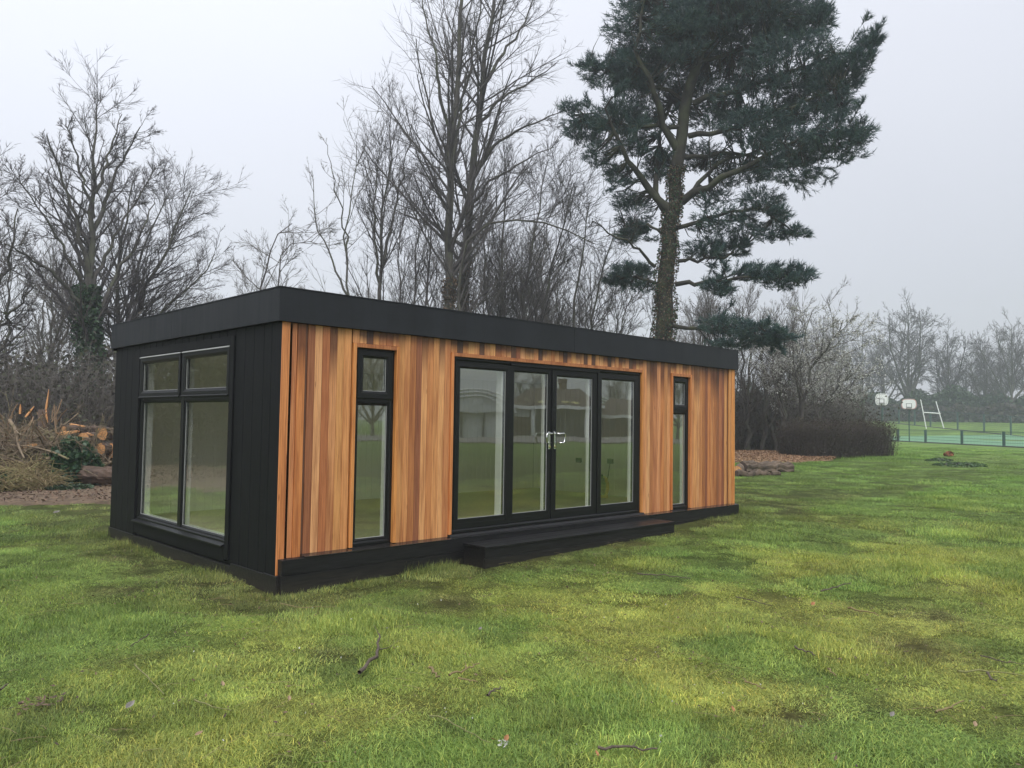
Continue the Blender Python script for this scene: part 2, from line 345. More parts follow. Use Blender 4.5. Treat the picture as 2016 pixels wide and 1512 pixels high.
c = mixc(t, 'MULTIPLY', 1.0, a.outputs['Color'], ramp(t, n1, [(0.3, (0.45, 0.45, 0.42)), (0.7, (1.15, 1.15, 1.05))]))
c = mixc(t, 'MULTIPLY', 0.8, c, ramp(t, n2, [(0.3, (0.72, 0.72, 0.70)), (0.7, (1.15, 1.15, 1.1))]))
c = mixc(t, 'MULTIPLY', 0.5, c, ramp(t, n3, [(0.3, (0.8, 0.85, 0.8)), (0.7, (1.1, 1.1, 1.0))]))
# between the blades near by, dark thatch and soil; farther off the blades themselves fill the surface
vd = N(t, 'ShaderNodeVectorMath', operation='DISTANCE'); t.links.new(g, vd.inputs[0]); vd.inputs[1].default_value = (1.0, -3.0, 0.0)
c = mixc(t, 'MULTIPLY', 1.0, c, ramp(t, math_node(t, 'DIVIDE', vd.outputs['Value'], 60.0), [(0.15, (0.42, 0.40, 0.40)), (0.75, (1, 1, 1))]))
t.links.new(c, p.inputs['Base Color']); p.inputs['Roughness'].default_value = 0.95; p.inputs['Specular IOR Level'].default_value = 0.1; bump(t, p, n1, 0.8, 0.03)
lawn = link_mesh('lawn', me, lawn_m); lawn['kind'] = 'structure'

def patch_sheet(name, mat, cx, cy_, rx, ry, rot, dz, seed, n=40, wob=0.25, kind='structure', mound=0.0):
    vs = []; fs = []
    R_ = 14
    for i in range(R_+1):
        for j in range(n):
            th = 2*math.pi*j/n; k = i/R_
            wv = 1+wob*(float(fbm(np.array([math.cos(th)*1.6+seed]), np.array([math.sin(th)*1.6+seed]), seed)[0])-0.5)*2+0.06*math.sin(7*th+seed)
            u, v = rx*k*wv*math.cos(th), ry*k*wv*math.sin(th)
            x = cx+u*math.cos(rot)-v*math.sin(rot); y = cy_+u*math.sin(rot)+v*math.cos(rot)
            z = float(gz(np.array([x]), np.array([y]))[0])+dz*(1-k**4)-0.02*k**4+mound*(1-k*k)
            vs.append((x, y, z))
    for i in range(R_):
        for j in range(n): fs.append((i*n+j, i*n+(j+1) % n, (i+1)*n+(j+1) % n, (i+1)*n+j))
    m_ = MB().add(vs, fs); o = m_.build(name, mat, smooth=True); o['kind'] = kind; return o
soil_m = simple('bare_soil', (0.080, 0.054, 0.033), (0.19, 0.13, 0.080), 6, 0.95, 0.8, 0.04)
chipbed_m = simple('wood_chip_bed', (0.19, 0.11, 0.06), (0.38, 0.24, 0.14), 22, 0.95, 0.9, 0.03)
sc0 = G(-60, 965); sc1 = G(330, 960)
ang = math.atan2(sc1.y-sc0.y, sc1.x-sc0.x); mid = (sc0+sc1)/2
patch_sheet('bare_earth', soil_m, mid.x-1.5, mid.y-0.1, 7.5, 2.5, ang, 0.09, 3)
patch_sheet('brush_ground', soil_m, mid.x-1.0, mid.y+7.5, 13, 6.5, ang, 0.09, 8)
cb = G(1480, 902)
patch_sheet('wood_chip_patch', chipbed_m, cb.x+0.3, cb.y+0.5, 6.5, 3.4, math.radians(20), 0.09, 5, mound=0.12)
# flakes lying on the beds
def flakes(name, mat, sampler, n, smin, smax, seed, flat=0.35, kind='stuff', parent=None, zoff=0.0, aspect=2.2):
    r = np.random.default_rng(seed); P = sampler(r, n); n = len(P)
    s = r.uniform(smin, smax, n); u = r.normal(size=(n, 3)); u[:, 2] *= flat; u /= np.linalg.norm(u, axis=1)[:, None]
    v = np.cross(u, np.array([0, 0, 1.0])+r.normal(size=(n, 3))*flat); v /= np.linalg.norm(v, axis=1)[:, None]+1e-9
    a = u*s[:, None]*0.5; b = v*s[:, None]*0.5/aspect
    V = np.stack([P-a, P+b, P+a, P-b], 1).reshape(-1, 3); V[:, 2] += zoff
    F = np.arange(4*n).reshape(n, 4); tint = np.repeat(r.uniform(0, 1, n), 4)
    me = np_mesh(name, V, [F], {'tint': ('FLOAT', 'POINT', tint.astype(np.float32))})
    o = link_mesh(name, me, mat, parent)
    if kind: o['kind'] = kind
    return o
def ell_sampler(cx, cy_, rx, ry, rot, dz=0.05, mound=0.0):
    def f(r, n):
        th = r.uniform(0, 2*np.pi, n); k = np.sqrt(r.uniform(0, 1, n)); k2 = k
        u, v = rx*k*np.cos(th), ry*k*np.sin(th)
        x = cx+u*math.cos(rot)-v*math.sin(rot); y = cy_+u*math.sin(rot)+v*math.cos(rot)
        return np.stack([x, y, gz(x, y)+dz+mound*(1-k2*k2)+r.uniform(-0.01, 0.03, n)], -1)
    return f
flakes('wood_chips', chip_m, ell_sampler(cb.x+0.3, cb.y+0.5, 7.0, 3.7, math.radians(20), 0.09, 0.12), 14000, 0.05, 0.13, 4)
flakes('leaf_litter', litter_m, ell_sampler(mid.x-1.5, mid.y-0.1, 7.8, 2.6, ang, 0.09), 9000, 0.04, 0.11, 5)
flakes('fallen_leaves_under_brush', litter_m, ell_sampler(mid.x-1, mid.y+6.5, 12, 6.0, ang, 0.10), 9000, 0.05, 0.16, 6)

# ------------------------------------------------------------------ grass blades (geometry nodes; tufts are islands of the same mesh)
def make_grass():
    r = np.random.default_rng(42); K = 7; V = []; F3 = []; F4 = []; kind = []; tint = []; base = 0
    for k in range(1, K+1):
        nb = 420; R_ = 0.24
        th = r.uniform(0, 2*np.pi, nb); rr = R_*np.sqrt(r.uniform(0, 1, nb)); root = np.stack([rr*np.cos(th), rr*np.sin(th), np.full(nb, -0.012)], -1)
        az = r.uniform(0, 2*np.pi, nb)+(k-1)*0.9; az = np.where(r.uniform(size=nb) < 0.5, r.normal(k*1.1, 0.7, nb), az)
        lean = r.uniform(0.5, 1.5, nb); h = r.uniform(0.028, 0.075, nb)*r.uniform(0.6, 1.1); wdt = r.uniform(0.0011, 0.0026, nb)
        d = np.stack([np.cos(az), np.sin(az), np.zeros(nb)], -1); sdir = np.stack([-np.sin(az), np.cos(az), np.zeros(nb)], -1)
        up = np.array([0, 0, 1.0])
        m1 = root+(d*np.sin(lean*0.5)[:, None]+up*np.cos(lean*0.5)[:, None])*(h*0.55)[:, None]
        tip = m1+(d*np.sin(lean*1.25)[:, None]+up*np.cos(lean*1.25)[:, None])*(h*0.6)[:, None]
        w_ = (sdir*wdt[:, None])
        B = np.stack([root-w_, root+w_, m1+w_*0.8, m1-w_*0.8, tip], 1).reshape(-1, 3)
        i0 = base+np.arange(nb)*5
        F4.append(np.stack([i0, i0+1, i0+2, i0+3], -1)); F3.append(np.stack([i0+3, i0+2, i0+4], -1))
        V.append(B); kind.append(np.full(nb*5, k)); tint.append(np.repeat(r.uniform(0, 1, nb)**1.5, 5)); base += nb*5
    # scatter points
    pts = []
    def ring(r0, r1, dens, a0, a1, s):
        n = int(dens*0.5*(a1-a0)*(r1*r1-r0*r0)); rr = np.sqrt(r.uniform(r0*r0, r1*r1, n)); aa = r.uniform(a0, a1, n)
        x = CAM[0]+rr*np.sin(aa); y = CAM[1]+rr*np.cos(aa)
        pts.append(np.stack([x, y, np.full(n, s)], -1))
    A0, A1 = YAW-math.radians(37), YAW+math.radians(37)
    ring(2.3, 7.5, 75, A0, A1, 0.80); ring(7.5, 12, 48, A0, A1, 0.9); ring(12, 20, 22, A0-0.2, A1+0.2, 1.2)
    ring(1.0, 2.3, 60, A0-0.4, A1+0.4, 0.80)
    for (b0, b1) in ((A0-0.45, A0), (A1, A1+0.45)): ring(2.3, 12, 42, b0, b1, 0.9)
    ring(20, 34, 9, A0, A1, 1.6); ring(34, 62, 3.0, A0, A1, 2.2)
    Pp = np.concatenate(pts); x, y = Pp[:, 0], Pp[:, 1]
    col, full = lawn_fields(x, y)
    keep = ~((x > 0.0) & (x < 8.44) & (y > -0.05) & (y < 4.83)) & ~((x > 2.24) & (x < 6.0) & (y > -0.52) & (y < 0))
    keep &= r.uniform(size=len(x)) < (0.25+0.75*full)
    for (cx, cy_, rx, ry, rot) in ((mid.x-1.5, mid.y-0.1, 7.4, 2.3, ang), (mid.x-1.0, mid.y+7.5, 13, 6.5, ang), (cb.x+0.3, cb.y+0.5, 6.3, 3.2, math.radians(20))):
        u = (x-cx)*math.cos(rot)+(y-cy_)*math.sin(rot); v = -(x-cx)*math.sin(rot)+(y-cy_)*math.cos(rot)
        e = (u/rx)**2+(v/ry)**2; keep &= (e > 0.9) | (r.uniform(size=len(x)) < 0.12)
    x, y, s = x[keep], y[keep], Pp[keep, 2]; col = col[keep]; full = full[keep]
    n = len(x); tuft = 0.5*fbm(x*2.3, y*2.3, 77, 3)+0.5*fbm(x*8.0, y*8.0, 78, 2); sc_ = s*(0.55+1.0*np.clip((tuft-0.32)*2.2, 0, 1.15))*(0.6+0.4*full)*r.uniform(0.8, 1.2, n)
    hgt = sc_*(0.38+1.15*np.clip((fbm(x*0.9, y*0.9, 91, 3)-0.38)*2.0, 0, 1))
    nearb = np.minimum(np.where((x > -0.3) & (x < 8.7), np.abs(y+0.06), 9), np.where((y > -0.3) & (y < 5.0), np.abs(x), 9))
    hgt = np.where(nearb < 0.14, hgt*2.3+0.3, hgt)
    col = col*r.uniform(0.62, 1.42, n)[:, None]*np.array([1.12, 1.12, 1.0])
    V.append(np.stack([x, y, gz(x, y)], -1)); kind.append(np.zeros(n)); tint.append(np.zeros(n))
    nv = base
    VV = np.concatenate(V); tot = len(VV)
    gc = np.ones((tot, 4), np.float32); gc[nv:, :3] = col
    rot = np.zeros(tot, np.float32); rot[nv:] = r.uniform(0, 2*np.pi, n); ss = np.ones((tot, 3), np.float32); ss[nv:, 0] = np.maximum(sc_, s*0.8); ss[nv:, 1] = ss[nv:, 0]; ss[nv:, 2] = hgt
    var = np.zeros(tot, np.int32); var[nv:] = r.integers(0, K, n)
    me = np_mesh('grass', VV, [np.concatenate(F4), np.concatenate(F3)], {'kind_id': ('INT', 'POINT', np.concatenate(kind).astype(np.int32)),
        'tint': ('FLOAT', 'POINT', np.concatenate(tint).astype(np.float32)), 'gcol': ('FLOAT_COLOR', 'POINT', gc), 'rotz': ('FLOAT', 'POINT', rot),
        'gscale': ('FLOAT_VECTOR', 'POINT', ss), 'variant': ('INT', 'POINT', var)})
    m, t, p = new_mat('grass_blades')
    ia = N(t, 'ShaderNodeAttribute', attribute_name='gcol', attribute_type='INSTANCER'); ta = N(t, 'ShaderNodeAttribute', attribute_name='tint')
    c = mixc(t, 'MULTIPLY', 1.0, ia.outputs['Color'], ramp(t, ta.outputs['Fac'], [(0.0, (0.72, 0.82, 0.8)), (0.5, (1.1, 1.12, 1.0)), (0.85, (1.6, 1.5, 1.3)), (1.0, (2.3, 1.7, 1.5))]))
    t.links.new(c, p.inputs['Base Color']); p.inputs['Roughness'].default_value = 0.55; p.inputs['Specular IOR Level'].default_value = 0.35
    tl = N(t, 'ShaderNodeBsdfTranslucent'); t.links.new(c, tl.inputs[0]); ms = N(t, 'ShaderNodeMixShader'); ms.inputs[0].default_value = 0.35
    t.links.new(p.outputs[0], ms.inputs[1]); t.links.new(tl.outputs[0], ms.inputs[2]); t.links.new(ms.outputs[0], t.nodes['Material Output'].inputs[0])
    o = link_mesh('grass', me, m); tag(o, 'short uneven lawn grass growing all around the garden room', 'grass', kind='stuff')
    ng = bpy.data.node_groups.new('grass_tufts', 'GeometryNodeTree')
    ng.interface.new_socket('Geometry', in_out='INPUT', socket_type='NodeSocketGeometry'); ng.interface.new_socket('Geometry', in_out='OUTPUT', socket_type='NodeSocketGeometry')
    gi = ng.nodes.new('NodeGroupInput'); go = ng.nodes.new('NodeGroupOutput')
    def na(name, typ):
        n_ = ng.nodes.new('GeometryNodeInputNamedAttribute'); n_.data_type = typ; n_.inputs[0].default_value = name
        return [s for s in n_.outputs if s.enabled and s.name == 'Attribute'][0]
    kid = na('kind_id', 'INT'); jn = ng.nodes.new('GeometryNodeJoinGeometry')
    def sep(k):
        cmp_ = ng.nodes.new('FunctionNodeCompare'); cmp_.data_type = 'INT'; cmp_.operation = 'EQUAL'
        ins = [s for s in cmp_.inputs if s.enabled and s.type == 'INT']; ng.links.new(kid, ins[0]); ins[1].default_value = k
        s_ = ng.nodes.new('GeometryNodeSeparateGeometry'); s_.domain = 'POINT'
        ng.links.new(gi.outputs[0], s_.inputs[0]); ng.links.new(cmp_.outputs[0], s_.inputs[1]); return s_.outputs[0]
    for k in range(K, 0, -1):
        gi2 = ng.nodes.new('GeometryNodeGeometryToInstance'); ng.links.new(sep(k), gi2.inputs[0]); ng.links.new(gi2.outputs[0], jn.inputs[0])
    iop = ng.nodes.new('GeometryNodeInstanceOnPoints'); ng.links.new(sep(0), iop.inputs['Points']); ng.links.new(jn.outputs[0], iop.inputs['Instance'])
    iop.inputs['Pick Instance'].default_value = True; ng.links.new(na('variant', 'INT'), iop.inputs['Instance Index'])
    cx = ng.nodes.new('ShaderNodeCombineXYZ'); ng.links.new(na('rotz', 'FLOAT'), cx.inputs[2])
    er = ng.nodes.new('FunctionNodeEulerToRotation'); ng.links.new(cx.outputs[0], er.inputs[0]); ng.links.new(er.outputs[0], iop.inputs['Rotation'])
    ng.links.new(na('gscale', 'FLOAT_VECTOR'), iop.inputs['Scale'])
    ng.links.new(iop.outputs[0], go.inputs[0])
    md = o.modifiers.new('grass', 'NODES'); md.node_group = ng
    print('grass instances', n)
make_grass()
# ------------------------------------------------------------------ the garden room
LX, WY, ZF, ZT, OV = 8.39, 4.77, 2.53, 2.855, 0.055
room = thing('garden_cabin', 'flat-roofed garden room with cedar front and black stained side standing on the lawn', 'building', (0, 0, 0))
FR = lambda u, o, z: (u, -o, z)        # front face: u along x, o outwards
LF = lambda u, o, z: (-o, u, z)        # side face: u along y, o outwards
def fbox(mp, u0, u1, o0, o1, z0, z1): return MB().box(mp(u0, o0, z0), mp(u1, o1, z1))
def board(mp, u0, u1, z0, z1, o=0.0, th=0.018, ch=0.004, gap=0.0012):
    u0 += gap; u1 -= gap
    prof = [(u0, o-th), (u0, o-ch), (u0+ch, o), (u1-ch, o), (u1, o-ch), (u1, o-th)]
    return MB().prism(prof, lambda p, z: mp(p[0], p[1], z), z0, z1)
def put(name, mb, mat, parent=room, bevel=0.0, smooth=False, org=None):
    o = mb.build(name, mat, parent, bevel, smooth); return o
TONES = {'o': (0.60, 0.235, 0.075), 'O': (0.66, 0.27, 0.085), 't': (0.68, 0.325, 0.125), 'T': (0.72, 0.375, 0.155), 'b': (0.46, 0.175, 0.065), 'd': (0.31, 0.115, 0.050), 'm': (0.58, 0.25, 0.095), 'k': (0.15, 0.068, 0.038)}
def cedar_board(u0, u1, z0, z1, tone, o=0.0, soak=None, th=0.018):
    mb = MB(); g = 0.0012; ch = 0.004; a, b = u0+g, u1-g
    prof = [(a, o-th), (a, o-ch), (a+ch, o), (b-ch, o), (b, o-ch), (b, o-th)]
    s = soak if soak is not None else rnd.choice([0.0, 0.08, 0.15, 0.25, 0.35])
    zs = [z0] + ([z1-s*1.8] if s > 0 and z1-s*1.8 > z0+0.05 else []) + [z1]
    n = 6; vs = [FR(p[0], p[1], z) for z in zs for p in prof]; fs = [tuple(range(n)), tuple((len(zs)-1)*n+i for i in reversed(range(n)))]
    for k in range(len(zs)-1): fs += [(k*n+i, k*n+(i+1) % n, (k+1)*n+(i+1) % n, (k+1)*n+i) for i in range(n)]
    mb.add(vs, fs); me = mb.mesh('cladding_board')
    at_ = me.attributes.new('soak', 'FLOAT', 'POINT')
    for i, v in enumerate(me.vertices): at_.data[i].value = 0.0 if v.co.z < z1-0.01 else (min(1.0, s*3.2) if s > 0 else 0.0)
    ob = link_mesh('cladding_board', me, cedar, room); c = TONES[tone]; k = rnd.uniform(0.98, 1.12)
    ob.color = (c[0]*k, c[1]*k*rnd.uniform(0.95, 1.06), c[2]*k*rnd.uniform(0.9, 1.1), 1); return ob
ZB = 0.262
# corner post board, then the bay left of the first window
cedar_board(0.0, 0.088, 0.095, ZF, 'O', o=0.022, soak=0.0, th=0.04)
seq = [(0.088, 'm', 0), (0.088, 'O', 0.012), (0.030, 'k', -0.008), (0.080, 'd', 0), (0.085, 'T', 0), (0.085, 'b', 0), (0.085, 't', 0), (0.085, 't', 0), (0.085, 't', 0), (0.07, 'm', 0)]
u = 0.088
for wd, tn, oo in seq:
    if u+wd > 0.812: wd = 0.812-u
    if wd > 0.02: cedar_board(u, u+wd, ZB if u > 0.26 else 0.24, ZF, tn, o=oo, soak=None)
    u += wd
def run(u0, u1, z0, tones, wmin=0.075, wmax=0.092, soak_shades=None):
    n = max(1, round((u1-u0)/0.084)); ws = [rnd.uniform(0.9, 1.1) for _ in range(n)]; s = sum(ws); u = u0
    for i in range(n):
        wd = (u1-u0)*ws[i]/s; cedar_board(u, u+wd, z0, ZF, tones[i % len(tones)], soak=None if soak_shades is None else rnd.choice(soak_shades)); u += wd
run(0.812, 1.398, 2.392, 'tTktmbt', soak_shades=[0.05, 0.25, 0.35])
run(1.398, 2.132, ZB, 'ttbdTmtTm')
run(2.132, 5.82, 2.386, 'tktTtkTTbttkdTtTtkTtbTtkmTTtk', soak_shades=[0.05, 0.15, 0.35, 0.35])
run(5.82, 6.53, ZB, 'tTbmtOm', soak_shades=[0.1, 0.3, 0.35])
run(6.53, 7.095, 2.378, 'tmTtm', soak_shades=[0.1, 0.3])
run(7.095, 8.17, ZB, 'ttTmbdombdbd', soak_shades=[0.2, 0.35])
cedar_board(8.17, 8.215, 0.25, ZF, 'k', o=-0.008, soak=0.1)
cedar_board(8.215, 8.30, 0.25, ZF, 't', o=0.016, soak=0.05, th=0.03)
cedar_board(8.30, LX, 0.25, ZF, 'O', o=0.022, soak=0.0, th=0.04)
# cedar trim round the openings
def trims(u0, u1, z0, z1, wd=0.043):
    for (a, b, c, d, tn) in ((u0-wd, u0, z0, z1+wd, 'O'), (u1, u1+wd, z0, z1+wd, 'O')):
        o = cedar_board(a, b, c, d, tn, o=0.018, soak=0.0, th=0.06); o.name = 'opening_trim'; o.data.name = 'opening_trim'
    mb = fbox(FR, u0+0.001, u1-0.001, -0.04, 0.0172, z1, z1+wd-0.001); me = mb.mesh('opening_trim', 0.003); at_ = me.attributes.new('soak', 'FLOAT', 'POINT')
    o = link_mesh('opening_trim', me, cedar, room); o.color = (0.50, 0.20, 0.075, 1)
W1 = (0.855, 1.357, 0.275, 2.345); DR = (2.175, 5.775, 0.292, 2.34); W2 = (6.575, 7.05, 0.275, 2.333)
for W_ in (W1, DR, W2): trims(*W_)
# structural wall behind the boards, with its openings
def wall_with_holes(mp, u0, u1, z0, z1, holes, o0, o1, mat, name='wall'):
    us = sorted({u0, u1, *[h[0] for h in holes], *[h[1] for h in holes]}); zs = sorted({z0, z1, *[h[2] for h in holes], *[h[3] for h in holes]}); mb = MB()
    for a, b in zip(us, us[1:]):
        for c, d in zip(zs, zs[1:]):
            if any(h[0] <= (a+b)/2 <= h[1] and h[2] <= (c+d)/2 <= h[3] for h in holes): continue
            mb.box(mp(a, o0, c), mp(b, o1, d))
    return put(name, mb, mat)
SW = (1.08, 3.78, 0.25, 2.37)
wall_with_holes(FR, 0.13, LX-0.02, 0.0, ZF-0.002, [W1, DR, W2], -0.13, -0.028, blackwood)
wall_with_holes(FR, 0.15, LX-0.15, 0.2, ZF-0.12, [W1, DR, W2], -0.145, -0.131, lining, 'inner_wall')
wall_with_holes(LF, 0.0, WY-0.02, 0.0, ZF-0.002, [SW], -0.12, -0.022, blackwood)
wall_with_holes(LF, 0.15, WY-0.15, 0.2, ZF-0.12, [SW], -0.145, -0.121, lining, 'inner_wall')
put('wall', MB().box((0.02, WY-0.13, 0.0), (LX, WY, ZF-0.002)), blackwood)
put('wall', MB().box((LX-0.12, 0.03, 0.0), (LX-0.001, WY-0.131, ZF-0.002)), blackwood)
put('floor', MB().box((0.14, 0.14, 0.12), (LX-0.13, WY-0.135, 0.205)), floor_m)
put('ceiling', MB().box((0.13, 0.135, 2.40), (LX-0.13, WY-0.135, 2.42)), lining)
# lining boards of the far walls inside
for (mp_, n, a, b) in (('back', 66, 0.15, LX-0.13), ('end', 35, 0.15, WY-0.14)):
    wd = (b-a)/n; prof = [(0.0005, 0), (0.0005, 0.006), (0.008, 0.012), (wd-0.008, 0.012), (wd-0.0005, 0.006), (wd-0.0005, 0)]
    if mp_ == 'back': me = MB().prism(prof, lambda p, z: (p[0], -p[1], z), 0.205, 2.4).mesh('lining_board')
    else: me = MB().prism(prof, lambda p, z: (-p[1], p[0], z), 0.205, 2.4).mesh('lining_board')
    me.materials.append(lining)
    for i in range(n):
        o = link_mesh('lining_board', me, None, room)
        o.location = (a+i*wd, WY-0.131, 0) if mp_ == 'back' else (LX-0.121, a+i*wd, 0)
# sockets and hanging cable inside
socket_m = simple('dark_socket', (0.03, 0.03, 0.03), (0.05, 0.05, 0.05), 9, 0.5, 0)
for (y_, z_) in ((2.55, 0.86), (3.35, 0.84)):
    s_ = put('socket', MB().box((LX-0.165, y_-0.07, z_-0.045), (LX-0.134, y_+0.07, z_+0.045)), socket_m, bevel=0.006)
    if y_ < 3: put('cable', MB().tube([(LX-0.16, y_, z_-0.045), (LX-0.165, y_+0.03, z_-0.25), (LX-0.16, y_+0.07, z_-0.42)], 0.008), socket_m)
# side face: black boards
def sboard(u0, u1, z0, z1): put('cladding_board', board(LF, u0, u1, z0, z1, o=0.0, th=0.02, ch=0.006, gap=0.0015), blackwood)
us = [-0.02, 0.185, 0.345, 0.56, 0.76, 0.99]
for a, b in zip(us, us[1:]): sboard(a, b, 0.085, ZF)
us = [3.87, 4.09, 4.31, 4.53, WY]
for a, b in zip(us, us[1:]): sboard(a, b, 0.0, ZF)
n = 14
for i in range(n): a = 0.99+(3.87-0.99)*i/n; sboard(a, a+(3.87-0.99)/n, 2.462, ZF)
# flat trim boards round the side window
for (a, b, c, d) in ((0.99, 1.08, 0.106, 2.46), (3.78, 3.87, 0.06, 2.46)): put('opening_trim', fbox(LF, a+0.001, b, -0.03, 0.018, c, d), blackwood, bevel=0.003)
put('opening_trim', fbox(LF, 1.081, 3.779, -0.03, 0.0175, 2.37, 2.459), blackwood, bevel=0.003)
put('opening_trim', fbox(LF, 1.081, 3.779, -0.02, 0.0175, 0.085, 0.243), blackwood, bevel=0.003)
# base boards of the side, then the corner block
for a, b in ((0.21, 0.93), (0.932, 3.17), (3.172, WY+0.01)):
    put('base_board', fbox(LF, a, b, -0.02, 0.012, -0.25, 0.083 if b < 3 else 0.05), blackdeck, bevel=0.002)
put('corner_block', MB().box((-0.014, -0.06, -0.25), (0.02, 0.208, 0.092)), blackdeck, bevel=0.003)
# base boards of the front, sloping wet ledges over them
for (z0, z1, o) in ((-0.25, 0.098, 0.100), (0.101, 0.246, 0.102)):
    for a, b in ((0.022, 4.2), (4.203, LX)):
        put('base_board', fbox(FR, a, b, -0.02, o, z0, z1), blackdeck, bevel=0.003)
for a, b in ((0.26, 2.131), (5.821, LX-0.02)):
    mb = MB().prism([(-0.02, 0.245), (-0.02, 0.2705), (0.001, 0.2695), (0.108, 0.258), (0.108, 0.2475)], lambda p, u_: FR(u_, p[0], p[1]), a, b)
    put('ledge', mb, wetsill, bevel=0.001)
put('threshold', MB().prism([(-0.10, 0.247), (-0.10, 0.291), (0.03, 0.289), (0.045, 0.266), (0.106, 0.258), (0.106, 0.248)], lambda p, u_: FR(u_, p[0], p[1]), 2.134, 5.818), blackdeck, bevel=0.001)
# roof: fascia panels with butt joints, drip edge, roof deck
def fu(px, py):   # where the fascia joint is on the front
    d = ray(px, py); tt = (-OV-CAM[1])/d[1]; return CAM[0]+d[0]*tt
def fs_(px, py):
    d = ray(px, py); tt = (-OV-CAM[0])/d[0]; return CAM[1]+d[1]*tt
jf, js = fu(1131, 675), fs_(338, 640)
for a, b in ((-OV, jf-0.0015), (jf+0.0015, LX+OV)): put('fascia_panel', fbox(FR, a, b, OV-0.02, OV, ZF, ZT), fascia_m, bevel=0.0015)
for a, b in ((-OV+0.021, js-0.0015), (js+0.0015, WY+OV)): put('fascia_panel', fbox(LF, a, b, OV-0.02, OV-0.0005, ZF, ZT-0.001), fascia_m, bevel=0.0015)
put('fascia_panel', MB().box((LX+OV-0.02, -OV+0.021, ZF), (LX+OV, WY+OV, ZT)), fascia_m); put('fascia_panel', MB().box((-OV+0.021, WY+OV-0.02, ZF), (LX+OV-0.021, WY+OV, ZT)), fascia_m)
put('roof_edge', MB().box((-OV-0.006, -OV-0.006, ZT+0.001), (LX+OV+0.006, -OV+0.04, ZT+0.012)), fascia_m); put('roof_edge', MB().box((-OV-0.0055, -OV+0.041, ZT+0.001), (-OV+0.04, WY+OV, ZT+0.0115)), fascia_m)
put('soffit', MB().box((-OV+0.022, -OV+0.022, ZF+0.004), (LX+OV-0.022, WY+OV-0.022, ZF+0.02)), blackwood)
put('roof', MB().box((-OV+0.041, -OV+0.041, ZT-0.05), (LX+OV-0.021, WY+OV-0.021, ZT-0.02)), fascia_m)
for (x_, s_) in ((-0.02, 0),): put('drip_bracket', MB().box((-0.045, WY-0.02, ZF-0.03), (0.02, WY+0.05, ZF-0.001)), blackwood)
# ---- windows
def frame_mesh(mp, u0, u1, z0, z1, wd, of, ob, bead=0.014):
    """mitred rectangular frame: outer edge, flat face, glazing bead sloping to the glass"""
    prof = [(0, ob), (0, of-0.004), (0.004, of), (wd-bead-0.004, of), (wd-bead, of-0.004), (wd, of-0.012), (wd, ob)]
    n = len(prof); vs = []
    for (su, sz) in ((0, 0), (1, 0), (1, 1), (0, 1)):
        for (i_, o_) in prof:
            vs.append(mp(u0+i_ if su == 0 else u1-i_, o_, z0+i_ if sz == 0 else z1-i_))
    fs = [(c*n+k, c*n+(k+1) % n, ((c+1) % 4)*n+(k+1) % n, ((c+1) % 4)*n+k) for c in range(4) for k in range(n)]
    return MB().add(vs, fs)
def gasket(mp, u0, u1, z0, z1, og, parent):
    g = 0.0045; mb = MB(); o1 = og+0.006
    mb.box(mp(u0, og, z0), mp(u1, o1, z0+g)); mb.box(mp(u1-g, og, z0+g), mp(u1, o1, z1)); put('glazing_bead', mb, seal, parent)
def pane(mp, u0, u1, z0, z1, og, parent):
    me = MB().add([mp(u0, og, z0), mp(u1, og, z0), mp(u1, og, z1), mp(u0, og, z1)], [(0, 1, 2, 3)]).mesh('pane'); link_mesh('pane', me, glass, parent)
def inner(mp, u0, u1, z0, z1, ob, depth, parent, wd=0.05):
    """white inside half of the frame"""
    mb = frame_mesh(mp, u0, u1, z0, z1, wd, ob-0.001, ob-depth, bead=0.006); put('inner_frame', mb, white_upvc, parent)
# front narrow windows
def narrow(W_, zt0, zt1):
    u0, u1, z0, z1 = W_; F = put('window', frame_mesh(FR, u0, u1, z0, z1, 0.045, -0.030, -0.075), upvc)
    put('transom', fbox(FR, u0+0.046, u1-0.046, -0.072, -0.034, zt0-0.02, zt1+0.012), upvc, F, bevel=0.003)
    put('sash', frame_mesh(FR, u0+0.028, u1-0.028, zt1-0.004, z1-0.022, 0.078, -0.012, -0.065, bead=0.02), upvc, F)
    put('sash', frame_mesh(FR, u0+0.0455, u1-0.0455, z0+0.0455, zt0-0.02, 0.026, -0.045, -0.068, bead=0.012), upvc, F)
    pane(FR, u0+0.100, u1-0.100, zt1+0.07, z1-0.095, -0.040, F); pane(FR, u0+0.066, u1-0.066, z0+0.066, zt0-0.04, -0.058, F)
    gasket(FR, u0+0.1065, u1-0.1065, zt1+0.0745, z1-0.10, -0.037, F); gasket(FR, u0+0.072, u1-0.072, z0+0.072, zt0-0.047, -0.0555, F)
    inner(FR, u0+0.01, u1-0.01, z0+0.01, z1-0.01, -0.076, 0.06, F, 0.055)
narrow(W1, 1.79, 1.82); narrow(W2, 1.79, 1.82)
